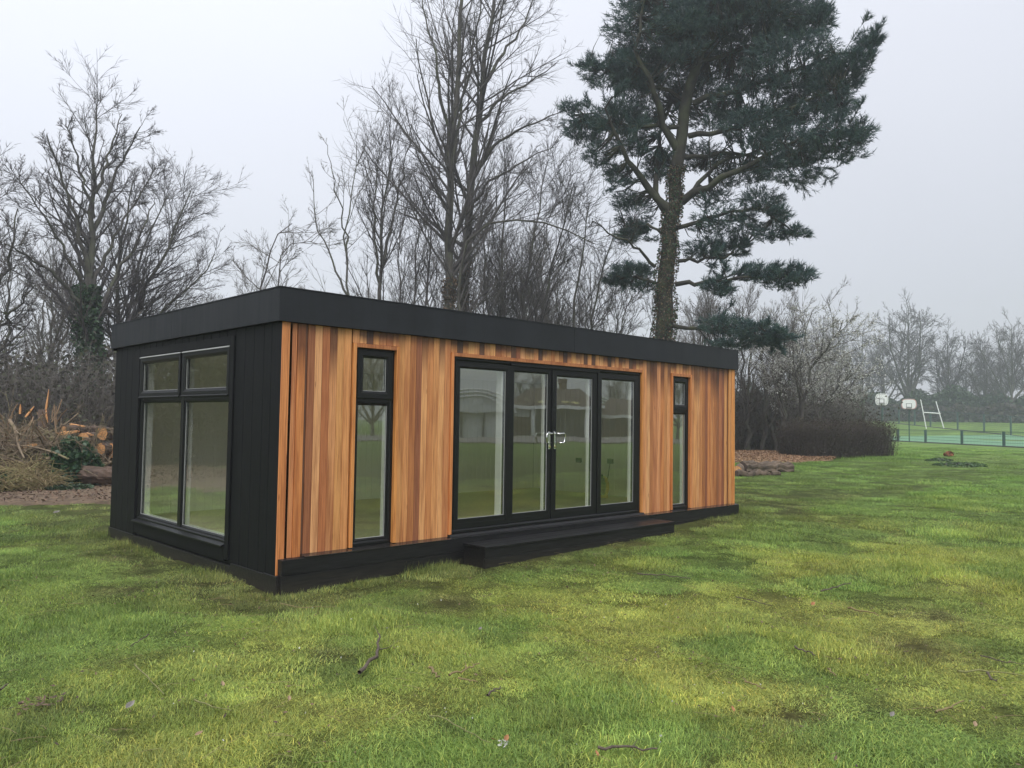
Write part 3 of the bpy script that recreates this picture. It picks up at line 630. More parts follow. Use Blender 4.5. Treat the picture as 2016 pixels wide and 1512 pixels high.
# side window: two top-hung sashes over two fixed lights
u0, u1, z0, z1 = SW
F = put('window', frame_mesh(LF, u0, u1, z0, z1, 0.055, -0.010, -0.07), upvc)
put('mullion', fbox(LF, 2.40-0.045, 2.40+0.045, -0.068, -0.016, z0+0.056, z1-0.056), upvc, F, bevel=0.004)
for a, b in ((u0+0.056, 2.354), (2.446, u1-0.056)):
    put('transom', fbox(LF, a, b, -0.066, -0.018, 1.785, 1.86), upvc, F, bevel=0.003)
for a, b in ((u0+0.02, 2.372), (2.428, u1-0.02)):
    put('sash', frame_mesh(LF, a, b, 1.838, z1-0.018, 0.078, 0.016, -0.05, bead=0.024), upvc, F)
    pane(LF, a+0.072, b-0.072, 1.91, z1-0.09, -0.02, F); gasket(LF, a+0.0785, b-0.0785, 1.917, z1-0.097, -0.016, F)
    for zz_, nm in ((z1-0.018, 'drip_rail'), (1.838, 'drip_rail')):
        put(nm, MB().prism([(0.012, 0), (0.03, 0), (0.03, 0.006), (0.012, 0.018)] if zz_ > 2 else [(0.012, -0.001), (0.030, -0.001), (0.030, 0.006), (0.018, 0.016)], lambda p, u_: LF(u_, p[0], zz_-0.008+p[1]), a+0.004, b-0.004), seal if zz_ > 2 else upvc, F)
for a, b in ((u0+0.0555, 2.3545), (2.4455, u1-0.0555)):
    put('sash', frame_mesh(LF, a, b, z0+0.0555, 1.7845, 0.024, -0.026, -0.066, bead=0.012), upvc, F)
    pane(LF, a+0.020, b-0.020, z0+0.078, 1.764, -0.045, F); gasket(LF, a+0.0245, b-0.0245, z0+0.080, 1.76, -0.042, F)
put('sill', MB().prism([(-0.02, z0-0.003), (0.055, z0-0.016), (0.055, z0-0.003), (0.0, z0+0.016), (-0.009, z0+0.016)], lambda p, u_: LF(u_, p[0], p[1]), u0+0.002, u1-0.002), upvc, F)
inner(LF, u0+0.01, u1-0.01, z0+0.01, z1-0.01, -0.071, 0.08, F, 0.06); put('inner_frame', fbox(LF, 2.36, 2.44, -0.13, -0.072, z0+0.07, z1-0.07), white_upvc, F)
# french doors with side lights
DF = put('door_frame', frame_mesh(FR, DR[0], DR[1], DR[2], DR[3], 0.045, -0.014, -0.085), upvc)
put('head_rail', fbox(FR, 3.10, 4.82, -0.08, 0.004, 2.288, 2.318), upvc, DF, bevel=0.003)
def leaf(name, a, b, of, wl, ptop=2.20, pbot=0.462, zt=2.294, zb=0.338, innerd=0.05):
    L_ = put(name, frame_mesh(FR, a, b, zb, zt, wl, of, of-0.06, bead=0.016), upvc); e = 0.0
    # deeper bottom and top rails
    put('bottom_rail', fbox(FR, a+wl-0.016, b-wl+0.016, of-0.052, of-0.0015, zb+0.02, pbot-0.012), upvc, L_, bevel=0.002)
    pane(FR, a+wl-0.008, b-wl+0.008, pbot-0.02, zt-wl+0.005, of-0.022, L_); gasket(FR, a+wl+0.002, b-wl-0.001, pbot-0.01, zt-wl, of-0.019, L_)
    inner(FR, a+0.012, b-0.012, zb+0.01, zt-0.01, of-0.06, innerd, L_, wl-0.005); return L_
leaf('side_light', 2.221, 3.118, -0.018, 0.082, innerd=0.11)
leaf('side_light', 4.805, 5.729, -0.018, 0.095)
L1 = leaf('door', 3.121, 3.884, -0.030, 0.078); L2 = leaf('door', 3.888, 4.802, -0.030, 0.098)
put('meeting_strip', fbox(FR, 3.872, 3.900, -0.03, -0.016, 0.345, 2.287), upvc, L2, bevel=0.003)
for L_, xc, s in ((L1, 3.835, -1), (L2, 3.940, 1)):
    h = put('handle', fbox(FR, xc-0.016, xc+0.016, -0.030, -0.020, 1.24, 1.47), chrome, L_, bevel=0.003)
    mb = MB().tube([FR(xc, -0.02, 1.445), FR(xc, 0.035, 1.445), FR(xc+s*0.02, 0.045, 1.445), FR(xc+s*0.105, 0.045, 1.45), FR(xc+s*0.125, 0.045, 1.43), FR(xc+s*0.115, 0.042, 1.34), FR(xc+s*0.09, 0.04, 1.325), FR(xc+s*0.03, 0.035, 1.325)], [0.011, 0.010, 0.010, 0.0095, 0.0095, 0.009, 0.009, 0.007], 8)
    put('lever', mb, chrome, L_, smooth=True)
    put('lock_cylinder', MB().tube([FR(xc, -0.02, 1.275), FR(xc, -0.008, 1.275)], 0.013, 10), brass, L_)
# timber step in front of the doors
step = thing('timber_step', 'long low black stained timber step in front of the glazed doors', 'step', (0, 0, 0))
for (a, b, y0, y1, z0, z1) in ((2.285, 5.945, -0.475, -0.445, -0.15, 0.062), (2.285, 5.945, -0.475, -0.445, 0.064, 0.17)): put('riser_board', MB().box((a, y0, z0), (b, y1, z1)), blackdeck, step, bevel=0.003)
for y0, y1 in ((-0.487, -0.345), (-0.341, -0.205), (-0.201, -0.106)): put('tread_board', MB().box((2.275, y0, 0.1715), (5.955, y1, 0.196)), blackdeck, step, bevel=0.003)
for a in (2.286, 5.914): put('end_board', MB().box((a, -0.443, -0.15), (a+0.03, -0.105, 0.1695)), blackdeck, step, bevel=0.003)
# blower on the floor inside
yel = simple('yellow_plastic', (0.55, 0.33, 0.03), (0.65, 0.40, 0.04), 6, 0.4, 0.05); blk = simple('black_plastic', (0.015, 0.015, 0.015), (0.03, 0.03, 0.03), 6, 0.45, 0.05)
bl = thing('floor_blower', 'black and yellow round drum blower standing on the floor inside the room', 'blower', (7.72, 2.45, 0.206))
bl.rotation_euler = (0, 0, math.radians(-25))
mb = MB(); mb.tube([(-0.16, 0, 0.2), (-0.14, 0, 0.2), (0.12, 0, 0.2), (0.14, 0, 0.2)], [0.14, 0.18, 0.18, 0.16], 20); o = put('drum', mb, blk, bl, smooth=False)
put('ring', MB().tube([(0.10, 0, 0.2), (0.12, 0, 0.2), (0.16, 0, 0.2), (0.18, 0, 0.2)], [0.17, 0.20, 0.20, 0.165], 20), yel, bl)
for y_ in (-0.1, 0.1): put('foot', MB().box((-0.14, y_-0.02, 0.0), (0.18, y_+0.02, 0.05)), yel, bl, bevel=0.005)
put('top_box', MB().box((-0.16, -0.1, 0.33), (0.09, 0.1, 0.43)), blk, bl, bevel=0.01)
# ------------------------------------------------------------------ trees
def tubes_np(P, Rr, k):
    """P (B,n,3) polylines, Rr (B,n) radii -> verts, quads"""
    B, n, _ = P.shape
    T = np.empty_like(P); T[:, 1:-1] = P[:, 2:]-P[:, :-2]; T[:, 0] = P[:, 1]-P[:, 0]; T[:, -1] = P[:, -1]-P[:, -2]
    T /= np.linalg.norm(T, axis=2, keepdims=True)+1e-9
    ref = np.tile(np.array([0.31, 0.17, 0.93]), (B, 1)); m = np.abs((T[:, n//2]*ref).sum(1)) > 0.9; ref[m] = [1, 0, 0]
    A = np.cross(T, ref[:, None]); A /= np.linalg.norm(A, axis=2, keepdims=True)+1e-9; Bn = np.cross(T, A)
    th = 2*np.pi*np.arange(k)/k
    V = P[:, :, None]+(A[:, :, None]*np.cos(th)[None, None, :, None]+Bn[:, :, None]*np.sin(th)[None, None, :, None])*Rr[:, :, None, None]
    ids = np.arange(B*n*k).reshape(B, n, k)
    a = ids[:, :-1]; b = ids[:, 1:]; F = np.stack([a, np.roll(a, -1, 2), np.roll(b, -1, 2), b], -1).reshape(-1, 4)
    return V.reshape(-1, 3), F
class Tubes:
    def __init__(s): s.V = []; s.F = []; s.F3 = []; s.n = 0
    def add(s, P, R_, k):
        if len(P) == 0: return
        P = np.asarray(P, float); R_ = np.asarray(R_, float)
        if k == 3 and P.shape[1] > 2:      # twigs end in a point
            v, f = tubes_np(P[:, :-1], R_[:, :-1], 3); B, n = P.shape[0], P.shape[1]-1; tip = P[:, -1]
            a = (np.arange(B)*n*3+(n-1)*3)[:, None]+np.arange(3)[None]; ti = len(v)+np.arange(B)[:, None]
            f3 = np.stack([a, np.roll(a, -1, 1), np.broadcast_to(ti, a.shape)], -1).reshape(-1, 3); v = np.concatenate([v, tip]); s.F3.append(f3+s.n)
        else: v, f = tubes_np(P, R_, k)
        s.V.append(v); s.F.append(f+s.n); s.n += len(v)
    def build(s, name, mat, parent, smooth=True):
        me = np_mesh(name, np.concatenate(s.V), [np.concatenate(s.F)]+([np.concatenate(s.F3)] if s.F3 else []), smooth=smooth); return link_mesh(name, me, mat, parent)
def sprout(r, P, Rr, per, t0, t1, ang, ang_s, ratio, rr, nseg, wander, up, lenscale=None, droop=0.0, minlen=0.05, rmin=0.004):
    """children branching off the polylines P; returns their polylines and radii"""
    B, n, _ = P.shape; L = np.linalg.norm(P[:, 1:]-P[:, :-1], axis=2).sum(1)
    cnt = np.maximum(1, np.round(per*r.uniform(0.8, 1.2, B)*(1 if lenscale is None else lenscale))).astype(int) if np.isscalar(per) else per
    pi = np.repeat(np.arange(B), cnt); m = len(pi)
    t = t0+(t1-t0)*r.uniform(0, 1, m)**0.9; f = t*(n-1); i = np.minimum(f.astype(int), n-2); u = (f-i)[:, None]
    S = P[pi, i]*(1-u)+P[pi, i+1]*u; R0 = Rr[pi, i]*(1-u[:, 0])+Rr[pi, i+1]*u[:, 0]
    D = P[pi, i+1]-P[pi, i]; D /= np.linalg.norm(D, axis=1)[:, None]+1e-9
    q = r.normal(size=(m, 3)); q -= D*(q*D).sum(1)[:, None]; q /= np.linalg.norm(q, axis=1)[:, None]+1e-9
    a = r.normal(ang, ang_s, m)[:, None]; d = D*np.cos(a)+q*np.sin(a)
    ln = np.maximum(minlen, L[pi]*ratio*(1.12-0.58*t)*r.uniform(0.6, 1.3, m)); rad = np.maximum(rmin, np.minimum(R0*rr, 0.022*ln+0.002))
    pts = [S]; cur = S.copy()
    for s in range(nseg):
        d = d+r.normal(size=(m, 3))*wander+np.array([0, 0, 1.0])*(up-droop*s/nseg); d /= np.linalg.norm(d, axis=1)[:, None]
        cur = cur+d*(ln/nseg)[:, None]; pts.append(cur.copy())
    Q = np.stack(pts, 1); tt = np.linspace(0, 1, nseg+1)[None]
    return Q, rad[:, None]*(1-0.72*tt)+0.0
def resample(pl, n):
    pl = np.asarray([tuple(p) for p in pl], float); s = np.concatenate([[0], np.cumsum(np.linalg.norm(pl[1:]-pl[:-1], axis=1))])
    t = np.linspace(0, s[-1], n); return np.stack([np.interp(t, s, pl[:, i]) for i in range(3)], -1)
def leaves_np(name, mat, P, size, seed, parent=None, aspect=1.6, up=0.0, kind=None, label=None):
    r = np.random.default_rng(seed); n = len(P); s = r.uniform(size*0.6, size*1.3, n)
    u = r.normal(size=(n, 3)); u /= np.linalg.norm(u, axis=1)[:, None]; v = np.cross(u, r.normal(size=(n, 3))); v /= np.linalg.norm(v, axis=1)[:, None]+1e-9
    a = u*s[:, None]*0.5; b = v*s[:, None]*0.5/aspect; V = np.stack([P-a, P+b, P+a, P-b], 1).reshape(-1, 3)
    me = np_mesh(name, V, [np.arange(4*n).reshape(n, 4)], {'tint': ('FLOAT', 'POINT', np.repeat(r.uniform(0, 1, n), 4).astype(np.float32))})
    o = link_mesh(name, me, mat, parent)
    if kind: o['kind'] = kind
    return o
def bare_tree(name, label, stems, seed, mat_t, mat_c, lim=12, dens=(9, 7, 5), ang=0.75, up=0.10, twig=0.006, ratio=(0.34, 0.52, 0.52, 0.55), t0=0.18, cat='tree', group=None, wander=0.14, ivy=None, droop=0.0, base=None, limr=0.5):
    """stems: list of (polyline points, base radius, tip radius)"""
    r = np.random.default_rng(seed); b = Vector(stems[0][0][0]) if base is None else base
    root = thing(name, label, cat, tuple(b), group); off = np.array(b)
    T = Tubes(); S = []; SR = []
    for pl, r0, r1 in stems:
        p = resample(pl, 14)-off; p[1:-1] += r.normal(size=(12, 3))*0.06*np.array([1, 1, 0.2]); rad = r0+(r1-r0)*np.linspace(0, 1, 14)**0.75
        T.add(p[None], rad[None], 9); S.append(p); SR.append(rad)
    T.build('trunk', mat_t, root)
    S = np.stack(S); SR = np.stack(SR); Cn = Tubes(); ls = np.linalg.norm(S[:, 1:]-S[:, :-1], axis=2).sum(1); ls = ls/ls.max()
    Q1, R1 = sprout(r, S, SR, lim, t0, 1.0, ang, 0.15, ratio[0], limr, 7, wander*0.5, up, lenscale=ls, droop=droop, rmin=twig*1.8)
    Q2, R2 = sprout(r, Q1, R1, dens[0], 0.12, 1.0, 0.58, 0.16, ratio[1], 0.5, 4, wander*0.65, up*0.7, droop=droop, rmin=twig*1.3)
    Q3, R3 = sprout(r, Q2, R2, dens[1], 0.1, 1.0, 0.55, 0.2, ratio[2], 0.6, 3, wander*0.8, up*0.6, droop=droop, rmin=twig)
    Cn.add(Q1, R1, 4); Cn.add(Q2, R2, 3); Cn.add(Q3, R3, 3)
    if dens[2]:
        Q4, R4 = sprout(r, Q3, R3, dens[2], 0.1, 1.0, 0.6, 0.25, ratio[3], 0.8, 2, wander*1.2, up*0.6, rmin=twig*0.75, minlen=0.12); Cn.add(Q4, R4, 3)
    Cn.build('crown', mat_c, root)
    if ivy:
        (z0, z1, rad, n, m_, sz) = ivy; pl = S[0]; r2 = np.random.default_rng(seed+5); zz_ = r2.uniform(z0, z1, n)
        c = np.stack([np.interp(zz_, pl[:, 2], pl[:, 0]), np.interp(zz_, pl[:, 2], pl[:, 1]), zz_], -1)
        th = r2.uniform(0, 2*np.pi, n); fr = (0.55+0.75*fbm(zz_*1.1, th*0.8, seed, 3))*(1-0.45*(zz_-z0)/(z1-z0))*rad
        c += np.stack([np.cos(th)*fr, np.sin(th)*fr, np.zeros(n)], -1)*r2.uniform(0.6, 1.2, n)[:, None]
        leaves_np('ivy', m_, c, sz, seed, root)
    return root
def copy_tree(root, loc, rz, scale, label, group=None):
    c = root.copy(); C.objects.link(c); c.location = loc; c.rotation_euler = (0, 0, rz); c.scale = (scale[0], scale[0], scale[1]); c['label'] = label
    if group: c['group'] = group
    for ch in list(root.children):
        d = ch.copy(); C.objects.link(d); d.parent = c
    return c
def stem(pxs, D, dy=None, r0=0.2, r1=0.03, ground=True):
    """a stem through photograph points at distance D (or at distances dy)"""
    pts = [at(px, py, (dy[i] if dy else D)) for i, (px, py) in enumerate(pxs)]
    if ground:
        g = gx(pxs[0][0], (dy[0] if dy else D)); pts[0] = Vector((pts[0].x, pts[0].y, g.z-0.1))
    return (pts, r0, r1)

# --- the left group
bare_tree('bare_tree', 'tall rounded leafless tree with a green ivy-clad trunk behind the brush pile',
    [stem([(178, 850), (176, 640), (180, 480), (186, 320), (190, 205)], 34, None, 0.30, 0.02),
     stem([(180, 560), (150, 440), (120, 340), (92, 265)], 34, [34, 33.4, 33, 32.5], 0.12, 0.02, False),
     stem([(182, 470), (215, 370), (252, 300), (276, 250)], 34, [34, 34.6, 35, 35], 0.11, 0.02, False),
     stem([(184, 430), (165, 350), (142, 275), (130, 232)], 34, [34, 33.6, 33.5, 33.5], 0.08, 0.015, False),
     stem([(188, 380), (215, 310), (232, 260), (240, 225)], 34, [34, 34.3, 34.5, 34.5], 0.08, 0.015, False),
     stem([(178, 600), (125, 480), (70, 400), (34, 350)], 34, [34, 33.4, 33, 33], 0.09, 0.015, False),
     stem([(184, 560), (240, 440), (285, 370), (305, 330)], 34, [34, 34.3, 34.5, 34.5], 0.09, 0.015, False),
     stem([(176, 620), (110, 540), (50, 500), (10, 480)], 34, [34, 33, 32.5, 32], 0.11, 0.02, False),
     stem([(180, 640), (230, 540), (275, 470), (305, 400)], 34, [34, 34, 34, 34.5], 0.10, 0.02, False)],
    101, bark_grey, bark_dark, 46, (10, 7, 0), 0.8, 0.04, 0.0068, (0.26, 0.52, 0.52, 0.55), 0.22, ivy=(-0.2, 6.6, 0.72, 6500, ivy_m, 0.17))
bare_tree('bare_tree', 'wide spreading many-stemmed leafless tree rising just behind the black side wall',
    [stem([(232, 850), (228, 640), (235, 500), (250, 410), (262, 355)], 37, None, 0.2, 0.02),
     stem([(255, 850), (262, 640), (310, 520), (350, 440), (376, 375)], 37, [37, 36.5, 36, 36, 36], 0.19, 0.02),
     stem([(240, 850), (250, 650), (275, 520), (305, 440), (330, 385)], 37, [37, 37.4, 38, 38, 38], 0.17, 0.02),
     stem([(262, 850), (290, 640), (345, 590), (400, 540), (422, 500)], 37, [37, 36, 35.5, 35, 35], 0.13, 0.02)],
    103, bark_grey, bark_dark, 36, (9, 7, 0), 0.8, 0.04, 0.0065, (0.29, 0.52, 0.52, 0.55), 0.25)
bare_tree('bare_tree', 'leafless tree cut by the photo edge, behind the left end of the brush pile',
    [stem([(-60, 850), (-50, 640), (-40, 520), (-30, 400)], 32, None, 0.22, 0.02),
     stem([(-52, 660), (0, 560), (25, 480), (35, 410)], 32, [32, 32, 31, 31], 0.10, 0.02, False),
     stem([(-52, 700), (10, 640), (45, 590), (70, 560)], 32, [32, 32, 31, 31], 0.09, 0.02, False)],
    105, bark_grey, bark_dark, 34, (9, 6, 0), 0.85, 0.05, 0.007, (0.34, 0.52, 0.52, 0.55), 0.2)
# --- the slender trees in the middle
bare_tree('bare_tree', 'sparse young leafless tree with a forked thin trunk, left of the slender trees',
    [stem([(700, 850), (690, 600), (678, 480), (690, 400), (700, 330), (702, 280)], 33, None, 0.10, 0.012),
     stem([(690, 590), (655, 520), (620, 430), (618, 380), (614, 335)], 33, [33, 33, 33.3, 33.5, 33.5], 0.055, 0.01, False),
     stem([(684, 520), (672, 420), (655, 340), (645, 285)], 33, [33, 32.7, 32.5, 32.5], 0.05, 0.01, False)],
    111, bark_grey, bark_pale, 12, (5, 4, 0), 0.7, 0.10, 0.0075, (0.26, 0.52, 0.52, 0.55), 0.3)
bare_tree('bare_tree', 'tall slender leafless tree with a pale straight trunk and upswept twigs',
    [stem([(745, 850), (746, 600), (752, 450), (766, 340), (772, 205)], 34, None, 0.17, 0.012),
     stem([(748, 560), (735, 440), (740, 340), (748, 280)], 34, [34, 33.6, 33.5, 33.5], 0.07, 0.012, False),
     stem([(752, 520), (775, 420), (800, 320), (812, 240)], 34, [34, 34.3, 34.5, 34.5], 0.08, 0.012, False)],
    113, bark_grey, bark_dark, 42, (9, 6, 0), 0.58, 0.09, 0.006, (0.24, 0.52, 0.52, 0.55), 0.28)
bare_tree('bare_tree', 'very tall leafless tree with a pale bare trunk and reddish brown base',
    [stem([(876, 850), (883, 600), (882, 420), (893, 270), (905, 120), (915, -60), (920, -220)], 33, None, 0.30, 0.03),
     stem([(884, 300), (870, 200), (858, 110), (840, 50), (830, -40)], 33, [33, 32.5, 32, 32, 32], 0.10, 0.015, False),
     stem([(888, 330), (905, 230), (925, 130), (945, 20), (950, -120)], 33, [33, 33.4, 34, 34, 34], 0.09, 0.015, False)],
    117, bark_grey, bark_dark, 46, (9, 6, 0), 0.66, 0.08, 0.0065, (0.21, 0.52, 0.52, 0.55), 0.28, ivy=(0.5, 7.5, 0.45, 3000, deadivy_m, 0.12))
bare_tree('bare_tree', 'very tall leafless tree with a dark leaning trunk and long arching right limbs',
    [stem([(905, 850), (915, 560), (925, 420), (935, 280), (952, 160), (968, 60), (975, -40), (985, -220)], 35, None, 0.33, 0.03),
     stem([(930, 350), (970, 290), (1020, 255), (1070, 235), (1120, 215)], 35, [35, 34.5, 34, 34, 34], 0.11, 0.015, False),
     stem([(938, 260), (975, 200), (1010, 180), (1060, 150), (1100, 120)], 35, [35, 35, 35.5, 36, 36], 0.10, 0.015, False),
     stem([(950, 170), (985, 110), (1020, 70), (1050, 10), (1060, -60)], 35, [35, 35.5, 36, 36, 36], 0.10, 0.015, False),
     stem([(928, 400), (965, 355), (1015, 330), (1060, 300), (1090, 290)], 35, [35, 34, 33.5, 33, 33], 0.09, 0.015, False)],
    119, bark_grey, bark_dark, 36, (9, 7, 0), 0.72, 0.05, 0.0065, (0.24, 0.52, 0.52, 0.55), 0.25, ivy=(0.5, 9.5, 0.50, 3200, deadivy_m, 0.12))
# --- dense scrub trees between the tall trees and the pine
bare_tree('scrub_tree', 'dense dark many-stemmed leafless tree between the tall twin trees and the pine',
    [stem([(980, 850), (985, 600), (990, 450), (1000, 350)], 36, None, 0.15, 0.02),
     stem([(1010, 850), (1030, 600), (1050, 460), (1075, 330)], 36, [36, 36, 36.3, 36.6], 0.15, 0.02),
     stem([(1040, 850), (1070, 600), (1100, 470), (1130, 360)], 36, [36, 35.6, 35.3, 35], 0.13, 0.02),
     stem([(970, 850), (960, 600), (950, 480), (945, 400)], 36, [36, 36.3, 36.6, 37], 0.12, 0.02)],
    121, bark_grey, bark_dark, 34, (9, 7, 0), 0.62, 0.06, 0.007, (0.32, 0.52, 0.52, 0.55), 0.2)
bare_tree('scrub_tree', 'leafless tree with a long limb arching over towards the pine trunk',
    [stem([(900, 850), (905, 560), (915, 480), (960, 440), (1030, 430), (1110, 450), (1170, 480)], 32, [32, 32, 31.5, 31, 31, 31, 31], 0.13, 0.02),
     stem([(1120, 850), (1130, 620), (1145, 500), (1160, 400)], 34, None, 0.12, 0.02),
     stem([(1160, 850), (1165, 640), (1180, 540), (1210, 460)], 34, None, 0.10, 0.02)],
    123, bark_grey, bark_dark, 32, (9, 6, 0), 0.7, 0.06, 0.007, (0.30, 0.52, 0.52, 0.55), 0.15)
bare_tree('scrub_tree', 'thin dark leafless stems standing between the slender tree and the tall twins',
    [stem([(815, 850), (812, 600), (820, 480), (835, 380)], 33, None, 0.10, 0.012),
     stem([(838, 850), (838, 600), (845, 470), (850, 330)], 33, [33, 33.3, 33.6, 34], 0.11, 0.012),
     stem([(795, 850), (790, 600), (783, 470), (800, 400)], 33, [33, 32.7, 32.4, 32], 0.08, 0.012)],
    125, bark_dark, bark_dark, 28, (8, 6, 0), 0.55, 0.09, 0.006, (0.28, 0.52, 0.52, 0.55), 0.2)
bare_tree('scrub_tree', 'wind-bent small leafless tree leaning right above the roof corner',
    [stem([(505, 850), (515, 580), (525, 520), (545, 460), (575, 440)], 31, None, 0.10, 0.015),
     stem([(540, 850), (547, 600), (550, 510), (570, 480), (615, 475)], 31, [31, 31, 30.7, 30.5, 30.5], 0.08, 0.012)],
    127, bark_dark, bark_pale, 12, (6, 5, 2), 0.8, 0.03, 0.0075, (0.28, 0.52, 0.52, 0.55), 0.35)
low = bare_tree('scrub_tree', 'low rounded leafless scrub tree just left of the slender trees, above the roof',
    [((Vector((0, 0, -0.2)), Vector((0.1, 0, 2)), Vector((0.2, 0.1, 4)), Vector((0.2, 0, 6.3))), 0.10, 0.015),
     ((Vector((0.3, 0, -0.2)), Vector((0.8, 0.2, 2)), Vector((1.5, 0.2, 4)), Vector((2.0, 0.1, 5.6))), 0.09, 0.015),
     ((Vector((-0.3, 0, -0.2)), Vector((-0.8, 0.2, 2)), Vector((-1.4, -0.2, 3.8)), Vector((-1.9, 0.1, 5.3))), 0.09, 0.015)],
    131, bark_grey, bark_pale, 20, (9, 7, 0), 0.65, 0.11, 0.0065, (0.33, 0.52, 0.52, 0.55), 0.2)
low.location = gx(600, 38)
GB = 'leafless scrub trees in the belt behind the building'
for i, (px, D, s, lb) in enumerate([(480, 36, 1.05, 'low leafless scrub tree above the left end of the roof, left of the wind-bent tree'), (655, 40, 1.0, 'low leafless scrub tree behind the foot of the sparse forked tree'),
    (720, 44, 1.15, 'hazy leafless scrub tree behind the slender pale-trunked tree'), (860, 42, 1.35, 'leafless scrub tree filling in behind the reddish brown trunk base'),
    (1000, 43, 1.55, 'tall leafless scrub tree farthest back behind the dense many-stemmed tree'), (1100, 40, 1.35, 'leafless scrub tree behind the arching limb, left of the pine trunk'),
    (1200, 38, 1.15, 'leafless scrub tree close to the left side of the pine trunk'), (1400, 40, 1.15, 'leafless scrub tree right of the pine trunk above the roof end'),
    (1470, 44, 1.2, 'leafless scrub tree above the right roof end under the low pine bough'), (420, 42, 1.0, 'small hazy leafless tree at the gap left of the roof corner'),
    (330, 44, 1.15, 'leafless scrub tree behind the spreading tree over the side wall'), (930, 45, 1.7, 'leafless scrub tree farthest back between the feet of the two very tall trees'), (1050, 46, 1.75, 'leafless scrub tree farthest back above the middle of the roof'), (1150, 44, 1.5, 'leafless scrub tree farthest back left of the pine trunk'), (100, 42, 1.35, 'leafless scrub tree behind the ivy-clad tree'), (20, 38, 1.25, 'leafless scrub tree behind the far end of the brush pile')]):
    copy_tree(low, gx(px, D), i*1.9, (s, s), lb, GB)
low['group'] = GB

# --- the thicket right of the building
bare_tree('blackthorn_tree', 'leafless crooked tree with white blossom over the brown hedge',
    [stem([(1552, 905), (1540, 800), (1530, 740), (1500, 690)], 40, None, 0.16, 0.02), stem([(1556, 905), (1585, 780), (1600, 720), (1640, 670), (1660, 630)], 40, [40, 39.5, 39.5, 39, 39], 0.13, 0.02),
     stem([(1600, 905), (1620, 800), (1650, 760), (1680, 720)], 41, None, 0.10, 0.015), stem([(1575, 850), (1570, 740), (1590, 650), (1600, 610)], 40, [40, 40, 40.5, 41], 0.10, 0.015)],
    141, bark_grey, bark_pale, 20, (8, 7, 0), 0.8, 0.05, 0.007, (0.42, 0.52, 0.52, 0.55), 0.3, wander=0.2)
r_ = np.random.default_rng(5)
th1 = bare_tree('scrub_tree', 'dark tangled leafless tree beside the right roof end',
    [stem([(1475, 905), (1470, 780), (1480, 690), (1470, 620)], 42, None, 0.16, 0.02), stem([(1500, 905), (1510, 800), (1500, 700), (1530, 620)], 42, None, 0.13, 0.02),
     stem([(1525, 905), (1520, 800), (1545, 720), (1560, 640)], 43, None, 0.13, 0.02), stem([(1450, 905), (1445, 780), (1430, 690), (1425, 630)], 43, None, 0.13, 0.02)],
    143, bark_grey, bark_pale, 24, (8, 7, 0), 0.7, 0.08, 0.007, (0.32, 0.52, 0.52, 0.55), 0.1)
bl_root = [o for o in C.objects if o.name.startswith('blackthorn_tree')][0]
def blossoms(root, n, boxc, boxs, seed):
    r = np.random.default_rng(seed); cme = [c for c in root.children if c.name.startswith('crown')][0].data
    co = np.empty(len(cme.vertices)*3, np.float32); cme.vertices.foreach_get('co', co); co = co.reshape(-1, 3)
    k = r.integers(0, len(co), n*3); P = co[k]; f = fbm(P[:, 0]*0.9+P[:, 1], P[:, 2]*0.9, 3, 2) > 0.45; P = P[f][:n]
    leaves_np('blossom', blossom_m, P+r.normal(size=P.shape)*0.04, 0.07, seed, root, 1.1)
blossoms(bl_root, 9000, None, None, 9)
copy_tree(bl_root, gx(1655, 52), 2.4, (0.95, 0.85), 'white-flowering bare thorn tree behind the right end of the brown hedge')
copy_tree(th1, gx(1610, 56), 1.0, (1.0, 1.05), 'hazy tangled leafless tree behind the blossoming tree')
copy_tree(th1, gx(1385, 50), 2.2, (1.1, 1.15), 'tangled leafless tree behind the right part of the roof')

